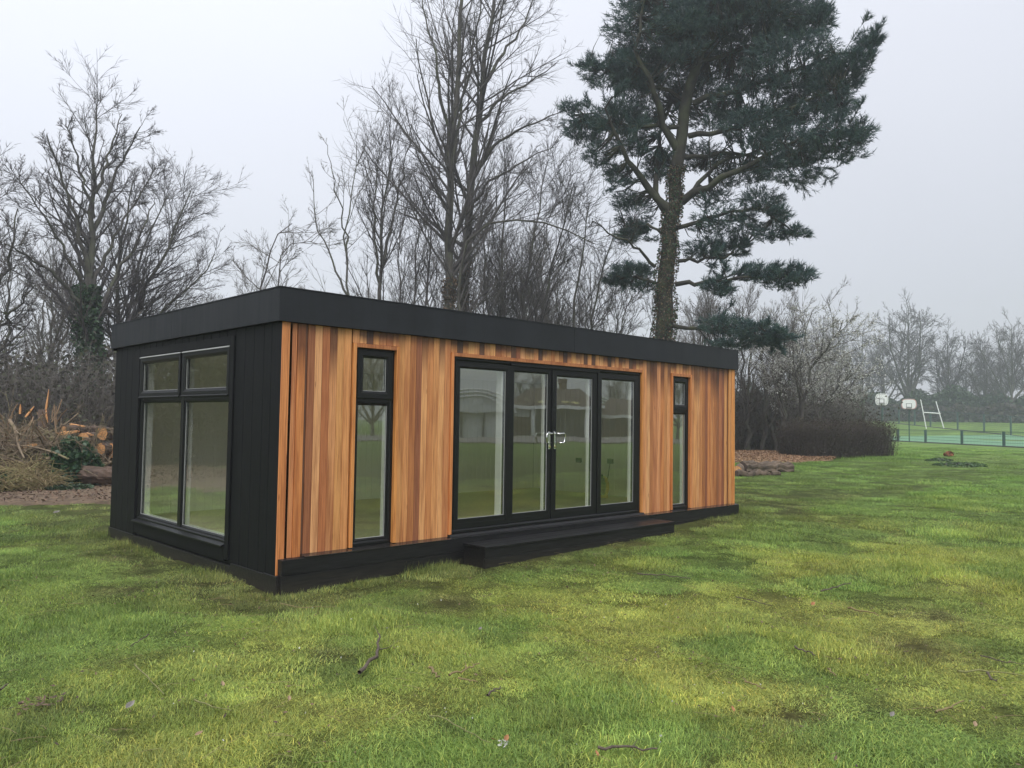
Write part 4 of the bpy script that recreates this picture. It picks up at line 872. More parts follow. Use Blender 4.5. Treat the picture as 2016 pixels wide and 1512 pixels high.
# --- undergrowth: thousands of thin stems, uncountable
def thicket(name, label, spots, n, hmin, hmax, mat, seed, leafn=0, lm=None, lsz=0.1, spread=0.35, rad=0.012, hfun=None):
    """spots: polyline of (x,y) with half width; stems arch out of it"""
    r = np.random.default_rng(seed); S = np.array([(p[0], p[1], p[2]) for p in spots], float); seg = r.uniform(0, len(S)-1, n); i = np.minimum(seg.astype(int), len(S)-2); f = (seg-i)[:, None]
    c = S[i]*(1-f)+S[i+1]*f; d = S[i+1, :2]-S[i, :2]; d /= np.linalg.norm(d, axis=1)[:, None]; nrm = np.stack([-d[:, 1], d[:, 0]], -1)
    xy = c[:, :2]+nrm*(r.uniform(-1, 1, n)*c[:, 2])[:, None]; z = terrain(xy[:, 0], xy[:, 1]); P0 = np.stack([xy[:, 0], xy[:, 1], z-0.05], -1)
    H = r.uniform(hmin, hmax, n)*(0.75+0.5*fbm(xy[:, 0]*0.35, xy[:, 1]*0.35, seed, 3)); dr = r.normal(size=(n, 3))*spread; dr[:, 2] = 1; dr /= np.linalg.norm(dr, axis=1)[:, None]
    pts = [P0]; cur = P0
    for s in range(4):
        dr = dr+r.normal(size=(n, 3))*0.18; dr /= np.linalg.norm(dr, axis=1)[:, None]; cur = cur+dr*(H/4)[:, None]; pts.append(cur)
    Q = np.stack(pts, 1); R0 = r.uniform(rad*0.6, rad*1.6, n)[:, None]*(1-0.7*np.linspace(0, 1, 5)[None]); T = Tubes(); T.add(Q, R0, 3)
    Q2, R2 = sprout(r, Q, R0, 4, 0.2, 1, 0.8, 0.3, 0.36, 0.7, 2, 0.25, 0.03, rmin=rad*0.5); T.add(Q2, R2, 3)
    o = T.build(name, mat, None); tag(o, label, name.replace('_', ' '), None, 'stuff')
    if leafn:
        QQ = np.concatenate([Q.reshape(-1, 3), Q2.reshape(-1, 3)]); k = r.integers(0, len(QQ), leafn); P = QQ[k]+r.normal(size=(leafn, 3))*0.14
        l = leaves_np(name+'_leaves', lm, P, lsz, seed+1); tag(l, label+' leaves', None, None, 'stuff'); l['category'] = 'leaves'
    return o
def sp(px, D, hw): g = gx(px, D); return (g.x, g.y, hw)
thicket('undergrowth', 'dark tangled undergrowth under the left trees behind the brush pile', [sp(-90, 30, 3), sp(60, 31, 3), sp(200, 33, 3), sp(330, 36, 3), sp(470, 38, 3)], 2600, 2.0, 4.6, bark_pale, 201, 20000, scrubleaf_m, 0.16)
thicket('undergrowth', 'brown undergrowth along the tree belt behind the building', [sp(470, 38, 2.5), sp(700, 38, 2.5), sp(950, 39, 2.5), sp(1200, 40, 2.5), sp(1420, 43, 2.5)], 1800, 2.5, 4.2, bark_pale, 203, 6000, scrubleaf_m, 0.14)
thicket('undergrowth', 'dark brown undergrowth between the building and the hedge', [sp(1400, 45, 2.5), sp(1480, 46, 2.5), sp(1560, 46, 2.0), sp(1610, 46, 2.0), sp(1660, 47, 2)], 2200, 1.8, 4.0, bark_pale, 205, 16000, scrubleaf_m, 0.15)
# --- brown clipped hedge
h0, h1 = G(1592, 906), G(1764, 899)
hd = (h1-h0); hl = hd.length; hd.normalize(); hn = Vector((-hd.y, hd.x, 0))
def hedge():
    r = np.random.default_rng(31); root = thing('hedge', 'brown leafless clipped hedge at the edge of the lawn near the sports court', 'hedge', tuple(h0)); n = 1900
    s = r.uniform(0, hl, n); w_ = r.uniform(0, 1.5, n); P0 = np.array(hd)[None]*s[:, None]+np.array(hn)[None]*w_[:, None]; P0[:, 2] = -0.05
    H = 1.72+0.12*fbm(s*1.5, s*0, 3, 3)+r.normal(0, 0.07, n); dr = r.normal(size=(n, 3))*0.12; dr[:, 2] = 1; dr /= np.linalg.norm(dr, axis=1)[:, None]; pts = [P0]; cur = P0
    for k in range(5):
        dr = dr*np.array([0.8, 0.8, 1])+r.normal(size=(n, 3))*0.2; dr[:, 2] = np.abs(dr[:, 2]); dr /= np.linalg.norm(dr, axis=1)[:, None]; cur = cur+dr*(H/4.9)[:, None]*r.uniform(0.85, 1.0, n)[:, None]; pts.append(cur)
    Q = np.stack(pts, 1); sl_ = Q@np.array(hd); wl_ = Q@np.array(hn); Q = Q+np.array(hd)*(np.clip(sl_, -0.3, hl+0.08)-sl_)[..., None]+np.array(hn)*(np.clip(wl_, -0.12, 1.6)-wl_)[..., None]; Q[..., 2] = np.minimum(Q[..., 2], 1.80+0.06*np.sin(sl_*2.3))
    R0 = np.full((n, 6), 0.010)*(1-0.6*np.linspace(0, 1, 6)[None]); T = Tubes(); T.add(Q, R0, 3)
    Q2, R2 = sprout(r, Q, R0, 4, 0.1, 1, 0.9, 0.3, 0.32, 0.7, 2, 0.25, 0.0, rmin=0.006); Q2[..., 2] = np.minimum(Q2[..., 2], 1.92); T.add(Q2, R2, 3); T.build('hedge_twigs', bark_mat('dark_hedge_bark', (0.028, 0.022, 0.019), (0.075, 0.055, 0.046)), root)
    k = r.integers(0, n*6, 15000); P = Q.reshape(-1, 3)[k]+r.normal(size=(15000, 3))*0.12; leaves_np('hedge_leaves', leaf_mat('hedge_leaf', [(0.03, 0.022, 0.017), (0.07, 0.048, 0.035), (0.06, 0.065, 0.03)], 0.8), P[P[:, 2] < 1.82], 0.08, 32, root)
hedge()

# --- the pine
def pine():
    D = 31.0; base = gx(1303, D); root = thing('pine_tree', 'tall dark green pine with ivy-covered lower trunk rising behind the roof', 'tree', tuple(base)); off = np.array(base)
    r = np.random.default_rng(61); T = Tubes()
    def limb(pxs, dys, r0, r1, n=14, k=8):
        p = resample([at(px, py, dy) for (px, py), dy in zip(pxs, dys)], n)-off; p[1:-1] += r.normal(size=(n-2, 3))*0.05
        T.add(p[None], (r0+(r1-r0)*np.linspace(0, 1, n)**0.8)[None], k); return p
    g0 = (1300, 905); tr = limb([g0, (1305, 667), (1312, 560), (1319, 463), (1333, 324), (1356, 185), (1384, 83), (1403, 0), (1415, -120), (1420, -230)], [D]*10, 0.44, 0.10, 26, 12)
    T.build('trunk', bark_pine, root)
    T = Tubes()
    limbs = []
    for pxs, dys, r0 in [([(1322, 432), (1280, 370), (1240, 319), (1203, 240), (1195, 215), (1205, 190)], [D, 30.6, 30, 29.6, 29.4, 29.2], 0.20),
        ([(1336, 300), (1310, 255), (1296, 222), (1287, 171), (1254, 102), (1259, 40), (1270, -30)], [D, 30.7, 30.4, 30, 29.6, 29.5, 29.5], 0.17), ([(1322, 445), (1290, 370), (1296, 301), (1305, 259), (1325, 200)], [D, 31.2, 31.6, 31.8, 32], 0.17),
        ([(1342, 398), (1385, 368), (1430, 347), (1523, 296), (1606, 264), (1680, 255)], [D, 30.6, 30.2, 29.8, 29.6, 29.5], 0.17), ([(1342, 400), (1412, 324), (1504, 287), (1560, 240)], [D, 31.4, 32, 32.4], 0.11),
        ([(1356, 268), (1453, 250), (1540, 215), (1640, 175)], [D, 30.5, 30, 29.8], 0.12), ([(1365, 204), (1453, 176), (1560, 140), (1660, 110), (1715, 90)], [D, 30.8, 30.6, 30.4, 30.2], 0.13),
        ([(1330, 560), (1400, 553), (1477, 546), (1560, 548)], [D, 30.3, 29.6, 29.2], 0.10), ([(1335, 514), (1430, 505), (1470, 480)], [D, 31, 31.4], 0.08), ([(1328, 450), (1420, 420), (1500, 410), (1560, 455)], [D, 30.6, 30.2, 30], 0.10),
        ([(1325, 470), (1270, 440), (1235, 455)], [D, 31, 31.3], 0.07), ([(1345, 250), (1250, 250), (1150, 225)], [D, 30.6, 30.3], 0.10), ([(1350, 200), (1270, 160), (1160, 125)], [D, 31.4, 31.8], 0.10),
        ([(1315, 640), (1400, 650), (1480, 640), (1545, 668)], [D, 30.2, 29.4, 28.9], 0.09), ([(1300, 560), (1250, 545), (1200, 555)], [D, 31.2, 31.4], 0.07), ([(1375, 110), (1430, 60), (1520, 20)], [D, 30.8, 30.5], 0.10),
        ([(1385, 80), (1330, 30), (1260, -20)], [D, 31, 31.2], 0.09), ([(1370, 120), (1480, 90), (1590, 50), (1625, 20)], [D, 31.6, 32, 32], 0.10), ([(1340, 310), (1440, 300), (1540, 330), (1640, 310)], [D, 32, 33, 33.2], 0.10), ([(1400, 0), (1470, -60), (1560, -110)], [D, 31, 31], 0.09), ([(1400, 0), (1320, -70), (1220, -120)], [D, 31, 31], 0.09)]:
        limbs.append(limb(pxs, dys, r0, 0.03, 12, 7))
    # the bare dead limb on the left
    dead = limb([(1290, 525), (1260, 495), (1236, 477), (1190, 455), (1166, 435)], [D, 30.5, 30, 29.6, 29.4], 0.07, 0.02)
    Q, R_ = sprout(r, dead[None], np.full((1, len(dead)), 0.04), 14, 0.3, 1, 0.8, 0.2, 0.35, 0.6, 4, 0.2, 0.02, rmin=0.01); T.add(Q, R_, 3); Q, R_ = sprout(r, Q, R_, 6, 0.1, 1, 0.7, 0.2, 0.4, 0.6, 3, 0.2, 0.02, rmin=0.007); T.add(Q, R_, 3)
    LP = np.concatenate(limbs+[tr[8:]])
    LB = np.stack([resample(l, 12) for l in limbs]+[resample(tr[11:], 12)]); lr = np.full((len(LB), 12), 0.06)*np.linspace(1, 0.35, 12)[None]
    B1, b1 = sprout(r, LB, lr, 15, 0.22, 1.0, 0.85, 0.2, 0.30, 0.6, 4, 0.10, 0.06, rmin=0.014); T.add(B1, b1, 4)
    B2, b2 = sprout(r, B1, b1, 5, 0.25, 1.0, 0.7, 0.2, 0.42, 0.6, 3, 0.12, 0.08, rmin=0.008); T.add(B2, b2, 3)
    pads = [(1440,60,150,75,32),(1290,45,110,60,31),(1500,20,110,50,31),(1600,45,40,35,31),(1622,22,20,22,31),(1560,120,95,60,30.5),(1640,165,55,45,30.2),(1705,95,22,32,30),(1722,78,15,16,30),(1675,135,35,38,30),
      (1158,130,26,26,31),(1195,145,50,34,31),(1245,150,45,45,31),(1122,212,24,14,30.5),(1150,250,45,40,30.5),(1180,300,35,34,30.5),(1215,345,28,26,30.7),(1260,130,70,50,32),(1330,150,80,60,32.5),(1225,230,50,40,31),(1690,258,36,26,29.6),(1640,275,70,42,29.8),
      (1560,290,70,38,30),(1560,340,55,24,30),(1500,250,85,34,30.4),(1480,200,90,45,31.5),(1400,150,80,70,33),(1400,225,60,30,32.6),(1500,395,45,26,30.4),(1535,425,20,20,30.2),(1568,455,18,13,30),(1520,460,34,16,30.3),(1430,440,80,28,31),(1390,490,50,22,31.4),(1460,345,60,22,32.5),
      (1400,390,50,20,32),(1250,425,40,36,31.3),(1235,465,24,18,31.3),(1192,372,10,10,31),(1235,395,35,20,31.5),(1530,548,50,20,29.3),(1580,545,28,17,29.2),(1500,535,28,18,29.3),(1410,562,32,15,30),(1425,575,18,10,30),(1240,538,46,22,31.3),(1215,552,26,12,31.4),(1265,565,24,12,31.3),
      (1430,640,60,18,29.6),(1490,652,55,20,29.2),(1535,668,26,16,28.9),(1460,675,60,10,29.4),(1650,210,34,20,30),(1600,200,50,36,31),(1340,60,70,60,29.5),(1420,20,80,50,29.8),(1240,280,40,30,32.4),(1300,330,40,30,33),(1270,225,40,30,33),(1380,310,50,30,33.2),
      (1450,-60,170,60,31),(1300,-70,110,50,31),(1560,-60,70,40,31),(1420,-150,130,60,31),(1405,-230,70,50,31)]
    P = []; Dn = []; src = []
    for (cx, cy_, rx, ry, dd) in pads:
        c = np.array(at(cx, cy_, dd))-off; k = dd/FOC; n = int(rx*ry*0.26)+16
        q = r.normal(size=(n, 3)); q /= np.linalg.norm(q, axis=1)[:, None]; q *= (r.uniform(0.15, 1, n)**0.45)[:, None]
        loc = q*np.array([1, 1, 1])
        pos = c+RT0[None]*(loc[:, :1]*rx*k)+np.array([0, 0, 1.0])[None]*(loc[:, 1:2]*ry*k)+np.array([FW[0], FW[1], 0])[None]*(loc[:, 2:]*(rx*0.55+ry*0.45)*k)
        # uneven clumps with gaps
        f = fbm(pos[:, 0]*2.1+pos[:, 1]*1.3, pos[:, 2]*2.6, 17, 3); kp = f > 0.405; pos = pos[kp]
        dn = (pos-c); dn[:, 2] = np.abs(dn[:, 2])*0.8+0.25*ry*k; dn += r.normal(size=dn.shape)*0.25*rx*k; dn /= np.linalg.norm(dn, axis=1)[:, None]+1e-9
        P.append(pos); Dn.append(dn)
        # twigs from the closest limb point out to some of the tufts
        j = r.integers(0, len(pos), max(4, len(pos)//5)); e = pos[j]; i0 = np.argmin(((LP[None]-e[:, None])**2).sum(2), 1); s_ = LP[i0]; m_ = (s_+e)/2+np.array([0, 0, -0.12])*np.linalg.norm(e-s_, axis=1)[:, None]+r.normal(size=e.shape)*0.08
        T.add(np.stack([s_, m_, e], 1), np.tile([[0.026, 0.017, 0.008]], (len(j), 1)), 3)
    for BB in (B1, B2):
        m_ = len(BB); kk = 4; t_ = r.uniform(0.3, 1.0, (m_, kk))*(BB.shape[1]-1); i_ = np.minimum(t_.astype(int), BB.shape[1]-2); f_ = (t_-i_)[..., None]; ar = np.arange(m_)[:, None]
        q0 = BB[ar, i_]*(1-f_)+BB[ar, i_+1]*f_; dd_ = BB[ar, i_+1]-BB[ar, i_]; dd_ /= np.linalg.norm(dd_, axis=2, keepdims=True)+1e-9; P.append(q0.reshape(-1, 3)); Dn.append((dd_+np.array([0, 0, 0.3])).reshape(-1, 3))
    T.build('limbs', bark_pine, root)
    P = np.concatenate(P); Dn = np.concatenate(Dn); Dn /= np.linalg.norm(Dn, axis=1)[:, None]+1e-9; n = len(P); K = 11
    a = np.repeat(P, K, 0); d = np.repeat(Dn, K, 0); q = r.normal(size=(n*K, 3)); q -= d*(q*d).sum(1)[:, None]; q /= np.linalg.norm(q, axis=1)[:, None]; th = r.uniform(0.15, 1.15, n*K)[:, None]
    nd = d*np.cos(th)+q*np.sin(th); s0 = r.uniform(-0.16, 0.1, n*K)[:, None]; L_ = r.uniform(0.13, 0.25, n*K)[:, None]; st = a+d*s0; w_ = np.cross(nd, r.normal(size=nd.shape)); w_ /= np.linalg.norm(w_, axis=1)[:, None]+1e-9; w_ *= 0.0113
    V = np.stack([st-w_, st+w_, st+nd*L_], 1).reshape(-1, 3); tint = np.clip(np.repeat(r.uniform(0, 0.75, n), K)+r.normal(0, 0.12, n*K), 0, 1)
    me = np_mesh('foliage', V, [np.arange(3*n*K).reshape(-1, 3)], {'tint': ('FLOAT', 'POINT', np.repeat(tint, 3).astype(np.float32))}); link_mesh('foliage', me, needle_m, root); print('pine tufts', n)
    nI = 9000; zz_ = r.uniform(0, 11.5, nI)**1.0; th = r.uniform(0, 2*np.pi, nI); c = np.stack([np.interp(zz_, tr[:, 2], tr[:, 0]), np.interp(zz_, tr[:, 2], tr[:, 1]), zz_], -1); f = (0.44+0.22*fbm(zz_*1.6, th, 3, 3)-0.022*zz_)*r.uniform(0.85, 1.12, nI); c += np.stack([np.cos(th)*f, np.sin(th)*f, zz_*0], -1)
    leaves_np('ivy', deadivy_m, c[:6200], 0.085, 71, root); leaves_np('ivy', ivy_m, c[6200:]*np.array([1.03, 1.03, 1]), 0.10, 72, root)
pine()
# ------------------------------------------------------------------ far side: court, field, far trees
court_m = simple('green_court_surface', (0.085, 0.215, 0.100), (0.115, 0.265, 0.130), 0.5, 0.7, 0.05)
fence_m = simple('dark_green_fence_paint', (0.012, 0.055, 0.042), (0.02, 0.07, 0.055), 5, 0.5, 0.05)
whitep = simple('white_paint', (0.75, 0.76, 0.76), (0.82, 0.82, 0.82), 6, 0.5, 0.05)
redp = simple('red_paint', (0.45, 0.10, 0.08), (0.5, 0.14, 0.1), 6, 0.5, 0.0); blackp = simple('black_paint', (0.02, 0.02, 0.02), (0.03, 0.03, 0.03), 6, 0.5, 0.0)
fa, fb = G(1822, 872), G(1975, 880); cdn = (fb-fa); cdn.z = 0; cdn.normalize(); cpn = Vector((-cdn.y, cdn.x, 0))
if cpn.dot(Vector((FW[0], FW[1], 0))) < 0: cpn = -cpn
O_ = fa.copy(); DEP = 24.0
def cpt(u, v, z=0.0): p = O_+cdn*u+cpn*v; return Vector((p.x, p.y, float(terrain(p.x, p.y))+z))
mb = MB(); nu = 24
vs_ = []; fs_q = []
for i in range(nu+1):
    for j in range(9): vs_.append(cpt(-26+72*i/nu, DEP*j/8, 0.035+0.01))
for i in range(nu):
    for j in range(8): fs_q.append((i*9+j, (i+1)*9+j, (i+1)*9+j+1, i*9+j+1))
o = MB().add(vs_, fs_q).build('sports_court', court_m); o['kind'] = 'structure'
def line_hit(px, v):   # u on the court line v seen at image column px
    d = ray(px, 842); nrm = Vector((d[1], -d[0], 0)); c = Vector((CAM[0], CAM[1], 0)); p0 = O_+cpn*v
    return (c-Vector((p0.x, p0.y, 0))).dot(nrm)/cdn.dot(nrm)
def court_fence(label, us_, v, h, mesh_step=0.2):
    root = thing('court_fence', label, 'fence', tuple(cpt(us_[0], v))); off = Vector(root.location)
    for u_ in us_:
        p = cpt(u_, v)-off; MB().box((p.x-0.09, p.y-0.09, p.z-0.1), (p.x+0.09, p.y+0.09, p.z+h)).build('fence_post', fence_m, root)
    for a, b in zip(us_, us_[1:]):
        m_ = MB(); p, q = cpt(a, v)-off, cpt(b, v)-off; k = max(2, int((b-a)/mesh_step)); w_ = 0.008
        for i in range(1, k):
            s = p+(q-p)*i/k; m_.add([s+cdn*-w_+Vector((0, 0, 0.05)), s+cdn*w_+Vector((0, 0, 0.05)), s+cdn*w_+Vector((0, 0, h-0.03)), s-cdn*w_+Vector((0, 0, h-0.03))], [(0, 1, 2, 3)])
        for j in range(int(h/0.25)+1):
            zz_ = 0.06+j*0.25; t_ = 0.02 if j else 0.04
            m_.add([p+Vector((0, 0, zz_)), q+Vector((0, 0, zz_)), q+Vector((0, 0, zz_+t_)), p+Vector((0, 0, zz_+t_))], [(0, 1, 2, 3)])
        m_.add([p+Vector((0, 0, h-0.07)), q+Vector((0, 0, h-0.07)), q+Vector((0, 0, h-0.02)), p+Vector((0, 0, h-0.02))], [(0, 1, 2, 3)])
        me = m_.mesh('mesh_panel'); link_mesh('mesh_panel', me, fence_m, root)
    kb = MB(); p, q = cpt(us_[0], v)-off, cpt(us_[-1], v)-off
    kb.add([p+Vector((0, 0, -0.1))-cpn*0.06, q+Vector((0, 0, -0.1))-cpn*0.06, q+Vector((0, 0, 0.10))-cpn*0.06, p+Vector((0, 0, 0.10))-cpn*0.06, p+Vector((0, 0, -0.1))+cpn*0.06, q+Vector((0, 0, -0.1))+cpn*0.06, q+Vector((0, 0, 0.10))+cpn*0.06, p+Vector((0, 0, 0.10))+cpn*0.06],
        [(0, 1, 2, 3), (4, 5, 6, 7), (3, 2, 6, 7)]); kb.build('kerb', simple('dark_kerb', (0.05, 0.055, 0.05), (0.08, 0.085, 0.08), 3, 0.8), root)
uf = [line_hit(px, 0) for px in (1822, 1893.5, 1976)]; st_ = (uf[2]-uf[1]); uf = [uf[0]-2*st_*0.9, uf[0]-st_*0.9]+uf+[uf[2]+st_, uf[2]+2*st_, uf[2]+3*st_]
court_fence('low dark green mesh fence along the near side of the green court', uf, 0, 1.22)
ur = [line_hit(px, DEP) for px in (1770, 1801, 1832, 1885.5, 1937.5, 1990)]; s2 = ur[5]-ur[4]; ur = [ur[0]-s2]+ur+[ur[5]+s2*k for k in (1, 2)]
court_fence('taller dark green mesh fence along the far side of the green court', ur, DEP, 2.45, 0.35)
# rail with a pale top bar at its left part
# basketball boards on poles
def hoop(label, px, py, D, wpx, hpx, red=None):
    c = at(px, py, D); root = thing('basketball_hoop', label, 'basketball hoop', (c.x, c.y, float(terrain(c.x, c.y)))); zc = c.z-root.location.z; k = D/FOC; hw, hh = wpx*k/2, hpx*k/2
    face = Vector((CAM[0]-c.x, CAM[1]-c.y, 0)).normalized(); rx = Vector((-face.y, face.x, 0))
    pts = []
    for i in range(24):
        a = 2*math.pi*i/24; e = 0.42; pts.append((hw*math.copysign(abs(math.cos(a))**e, math.cos(a)), hh*math.copysign(abs(math.sin(a))**0.75, math.sin(a))*(1.0 if math.sin(a) > 0 else 0.9)))
    MB().prism(pts, lambda p, t_: rx*p[0]+face*t_+Vector((0, 0, zc+p[1])), -0.03, 0.03).build('backboard', whitep, root)
    def ring(sc_, wd, mat, z0=0):
        vs = [rx*(p[0]*sc_)+face*0.034+Vector((0, 0, zc+p[1]*sc_)) for p in pts]+[rx*(p[0]*sc_*wd)+face*0.034+Vector((0, 0, zc+p[1]*sc_*wd)) for p in pts]
        MB().add(vs, [(i, (i+1) % 24, 24+(i+1) % 24, 24+i) for i in range(24)]).build('marking', mat, root)
    ring(0.98, 0.93, red or blackp) if red else ring(0.86, 0.965, blackp)
    s = hw*0.38
    for (a, b, c_, d) in ((-s, s, 0.1*hh, 0.16*hh), (-s, -s+0.04, -0.5*hh, 0.1*hh), (s-0.04, s, -0.5*hh, 0.1*hh), (-s, s, -0.56*hh, -0.5*hh)):
        MB().add([rx*x+face*0.036+Vector((0, 0, zc+z)) for x, z in ((a, c_), (b, c_), (b, d), (a, d))], [(0, 1, 2, 3)]).build('marking', blackp, root)
    rp = [rx*(0.23*math.cos(2*math.pi*i/16))+face*(0.3+0.23*math.sin(2*math.pi*i/16))+Vector((0, 0, zc-0.55*hh)) for i in range(17)]
    MB().tube(rp, 0.022, 6).build('rim', blackp, root)
    m_ = MB(); [m_.tube([rp[i], rp[(i+1) % 16]*0.0+Vector((rp[i].x*0.6+face.x*0.12, rp[i].y*0.6+face.y*0.12, rp[i].z-0.4))], 0.012, 3) for i in range(16)]; m_.build('net', blackp, root)
    MB().tube([-face*0.8+Vector((0, 0, -0.1)), -face*0.8+Vector((0, 0, zc-0.5)), -face*0.5+Vector((0, 0, zc-0.1)), -face*0.03+Vector((0, 0, zc))], 0.055, 8).build('pole', fence_m, root)
hoop('white rounded basketball board with dark net, the higher one above the hedge end', 1736, 787, 80, 21, 22); hoop('white basketball board with red edge and small square, nearer the rugby posts', 1789.5, 796, 84, 24, 19, redp)
# rugby posts, leaning
root = thing('rugby_posts', 'white leaning rugby goal posts on the field beyond the court', 'goal posts', tuple(gx(1828, 128))); off = Vector(root.location)
tp = [at(px, py, 128)-off for px, py in ((1823, 840), (1812.5, 786.5), (1857, 839), (1842.5, 790), (1819.5, 812), (1851.5, 814))]
tp[0].z = tp[0].z; 
for a, b in ((0, 1), (2, 3)): MB().tube([tp[a]-(tp[b]-tp[a])*0.08, tp[b]], 0.065, 8).build('post', whitep, root)
MB().tube([tp[4], tp[5]], 0.07, 8).build('crossbar', whitep, root)
# small white football goal behind the thicket
root = thing('football_goal', 'small white football goal frame seen through the bare thicket', 'goal', tuple(gx(1510, 52))); off = Vector(root.location)
q = [at(1492, 815, 52)-off, at(1530, 816, 52)-off, at(1530, 816, 52)-off, at(1512, 840, 55)-off]
gb = Vector((q[1].x, q[1].y, -0.05)); gl_ = Vector((q[0].x, q[0].y, -0.05))
MB().tube([q[0], q[1]], 0.05, 8).build('crossbar', whitep, root); MB().tube([gb, q[1]], 0.05, 8).build('post', whitep, root); MB().tube([gl_, q[0]], 0.05, 8).build('post', whitep, root); MB().tube([q[1], q[3]-Vector((0, 0, 0.5))], 0.035, 6).build('stay', whitep, root)
# far trees
V3 = Vector
far = bare_tree('far_tree', 'broad domed leafless oak, the largest tree beyond the sports field',
    [((V3((0, 0, -0.3)), V3((0.1, 0, 4)), V3((0.3, 0.2, 9)), V3((0.2, 0, 19))), 0.42, 0.05), ((V3((0, 0, 3)), V3((-2.5, 0.5, 7)), V3((-5.5, 1, 12)), V3((-7.5, 0.5, 15.5))), 0.35, 0.04), ((V3((0, 0, 3.5)), V3((3, -0.5, 7)), V3((6, 0, 11.5)), V3((8.5, 0.4, 15))), 0.35, 0.04),
     ((V3((0, 0, 2.5)), V3((-3.5, 0.5, 5.5)), V3((-7, 1.5, 8)), V3((-9.5, 1, 9.5))), 0.28, 0.04), ((V3((0, 0, 3)), V3((4, 1, 5.5)), V3((8, 1, 8)), V3((10.5, 1, 9))), 0.28, 0.04), ((V3((0, 0, 5)), V3((-1, -2, 10)), V3((-3, -3, 15)), V3((-3.5, -3, 18))), 0.28, 0.04), ((V3((0, 0, 5)), V3((1.5, 2, 10)), V3((4, 2, 15)), V3((4.8, 2, 17.5))), 0.28, 0.04)],
    171, bark_grey, bark_dark, 28, (8, 6, 0), 0.85, 0.02, 0.024, (0.34, 0.5, 0.5, 0.5), 0.25, wander=0.18)
far.location = gx(1790, 152)
GF = 'leafless trees along the far edge of the sports field'; far['group'] = GF
for i, (px, D, s, h, lb) in enumerate([(1868, 158, 0.72, 0.80, 'medium leafless tree overlapping the right shoulder of the big domed oak'), (1940, 156, 0.55, 0.72, 'leafless tree left of the tall one at the right photo edge'), (1992, 150, 0.62, 0.82, 'leafless tree at the right photo edge beyond the court'),
    (1700, 160, 0.60, 0.86, 'hazy leafless tree left of the big domed oak, behind the blossom'), (1640, 165, 0.7, 0.9, 'hazy leafless tree behind the blossoming thorn'), (2050, 155, 0.7, 0.85, 'leafless tree reaching in from beyond the right photo edge'), (1905, 172, 0.6, 0.62, 'small distant leafless tree in the dip between two far trees'), (1970, 170, 0.6, 0.72, 'paler leafless tree behind the trees at the right photo edge'), (1560, 150, 0.8, 0.9, 'distant leafless tree behind the tangled thicket'),
    (1740, 168, 0.7, 0.82, 'farther leafless tree filling the left side of the big domed oak')]):
    copy_tree(far, gx(px, D), i*2.3+0.5, (s, h), lb, GF)
def mass(name, label, px0, px1, D, hfun, n, mat, seed, dep=5, sz=0.5, cat='bushes'):
    r = np.random.default_rng(seed); px = r.uniform(px0, px1, n); dd = D+r.uniform(-dep, dep, n); th = np.arctan((px-1008)/FOC)+YAW
    x = CAM[0]+dd*np.sin(th); y = CAM[1]+dd*np.cos(th); H = hfun(px)*(0.7+0.6*fbm(px*0.045, dd*0.15, seed, 3)); z = terrain(x, y)+H*r.uniform(0, 1, n)**0.8
    o = leaves_np(name, mat, np.stack([x, y, z], -1), sz, seed, None); tag(o, label, cat, None, 'stuff')
mass('far_bushes', 'hazy green bushes along the far edge of the sports field', 1420, 2120, 154, lambda p: 4.6+0.8*np.sin(p*0.031)+0.7*np.sin(p*0.077+1), 32000, evergreen_m, 301, 5, 0.6)
mass('far_undergrowth', 'dark brush at the foot of the far trees', 1420, 2120, 149, lambda p: 2.6+0*p, 12000, scrubleaf_m, 303, 1.5, 0.7, 'brush')
mass('middle_bushes', 'mixed green and brown bushes behind the thicket and hedge', 1440, 1700, 66, lambda p: 3.0+0.6*np.sin(p*0.03), 8000, evergreen_m, 305, 3, 0.35)
mass('belt_backing', 'dark brush deep inside the tree belt', -120, 1560, 50, lambda p: 3.6+0.5*np.sin(p*0.02), 24000, scrubleaf_m, 307, 3.5, 0.40, 'brush')

# ------------------------------------------------------------------ left: brush pile, logs, stump
def log(label, p0, p1, r0, r1, barkm, cut='both', name='log', seed=0, gn=0.012):
    root = thing(name, label, 'log', tuple(p0)); off = Vector(p0); rr = random.Random(seed); n = 14; pts = [Vector(p0)+(Vector(p1)-Vector(p0))*i/n-off for i in range(n+1)]
    for q_ in pts[1:-1]: q_ += Vector((rr.gauss(0, gn), rr.gauss(0, gn), rr.gauss(0, gn)))
    k = 22; ax = (pts[-1]-pts[0]).normalized(); a = ax.orthogonal().normalized(); b = ax.cross(a); wob = [1+rr.uniform(-0.13, 0.10) for _ in range(k)]; vs = []
    for i, q_ in enumerate(pts):
        ra = (r0+(r1-r0)*i/n)*(1+gn*1.6*math.sin(i*0.9+seed)*math.cos(i*0.37+seed))
        for j in range(k): th = 2*math.pi*j/k; vs.append(q_+(a*math.cos(th)+b*math.sin(th))*ra*wob[j]*(1+rr.uniform(-0.06, 0.06)))
    MB().add(vs, [(i*k+j, i*k+(j+1) % k, (i+1)*k+(j+1) % k, (i+1)*k+j) for i in range(n) for j in range(k)]).build('bark', barkm, root, smooth=False)
    for e, s in ((0, -1), (n, 1)):
        c = pts[e]+ax*s*0.004; ring = [Vector(vs[e*k+j])*0.97+pts[e]*0.03+ax*s*0.003 for j in range(k)]
        MB().add([c]+ring, [(0, 1+j, 1+(j+1) % k) for j in range(k)]).build('cut_end', cutend if cut in ('both', e) else bark_red, root)
    return root
def lg(px, py, D, dz=0): p = at(px, py, D); return p
fwd = Vector((FW[0], FW[1], 0)).normalized(); rt = Vector((RT0[0], RT0[1], 0))
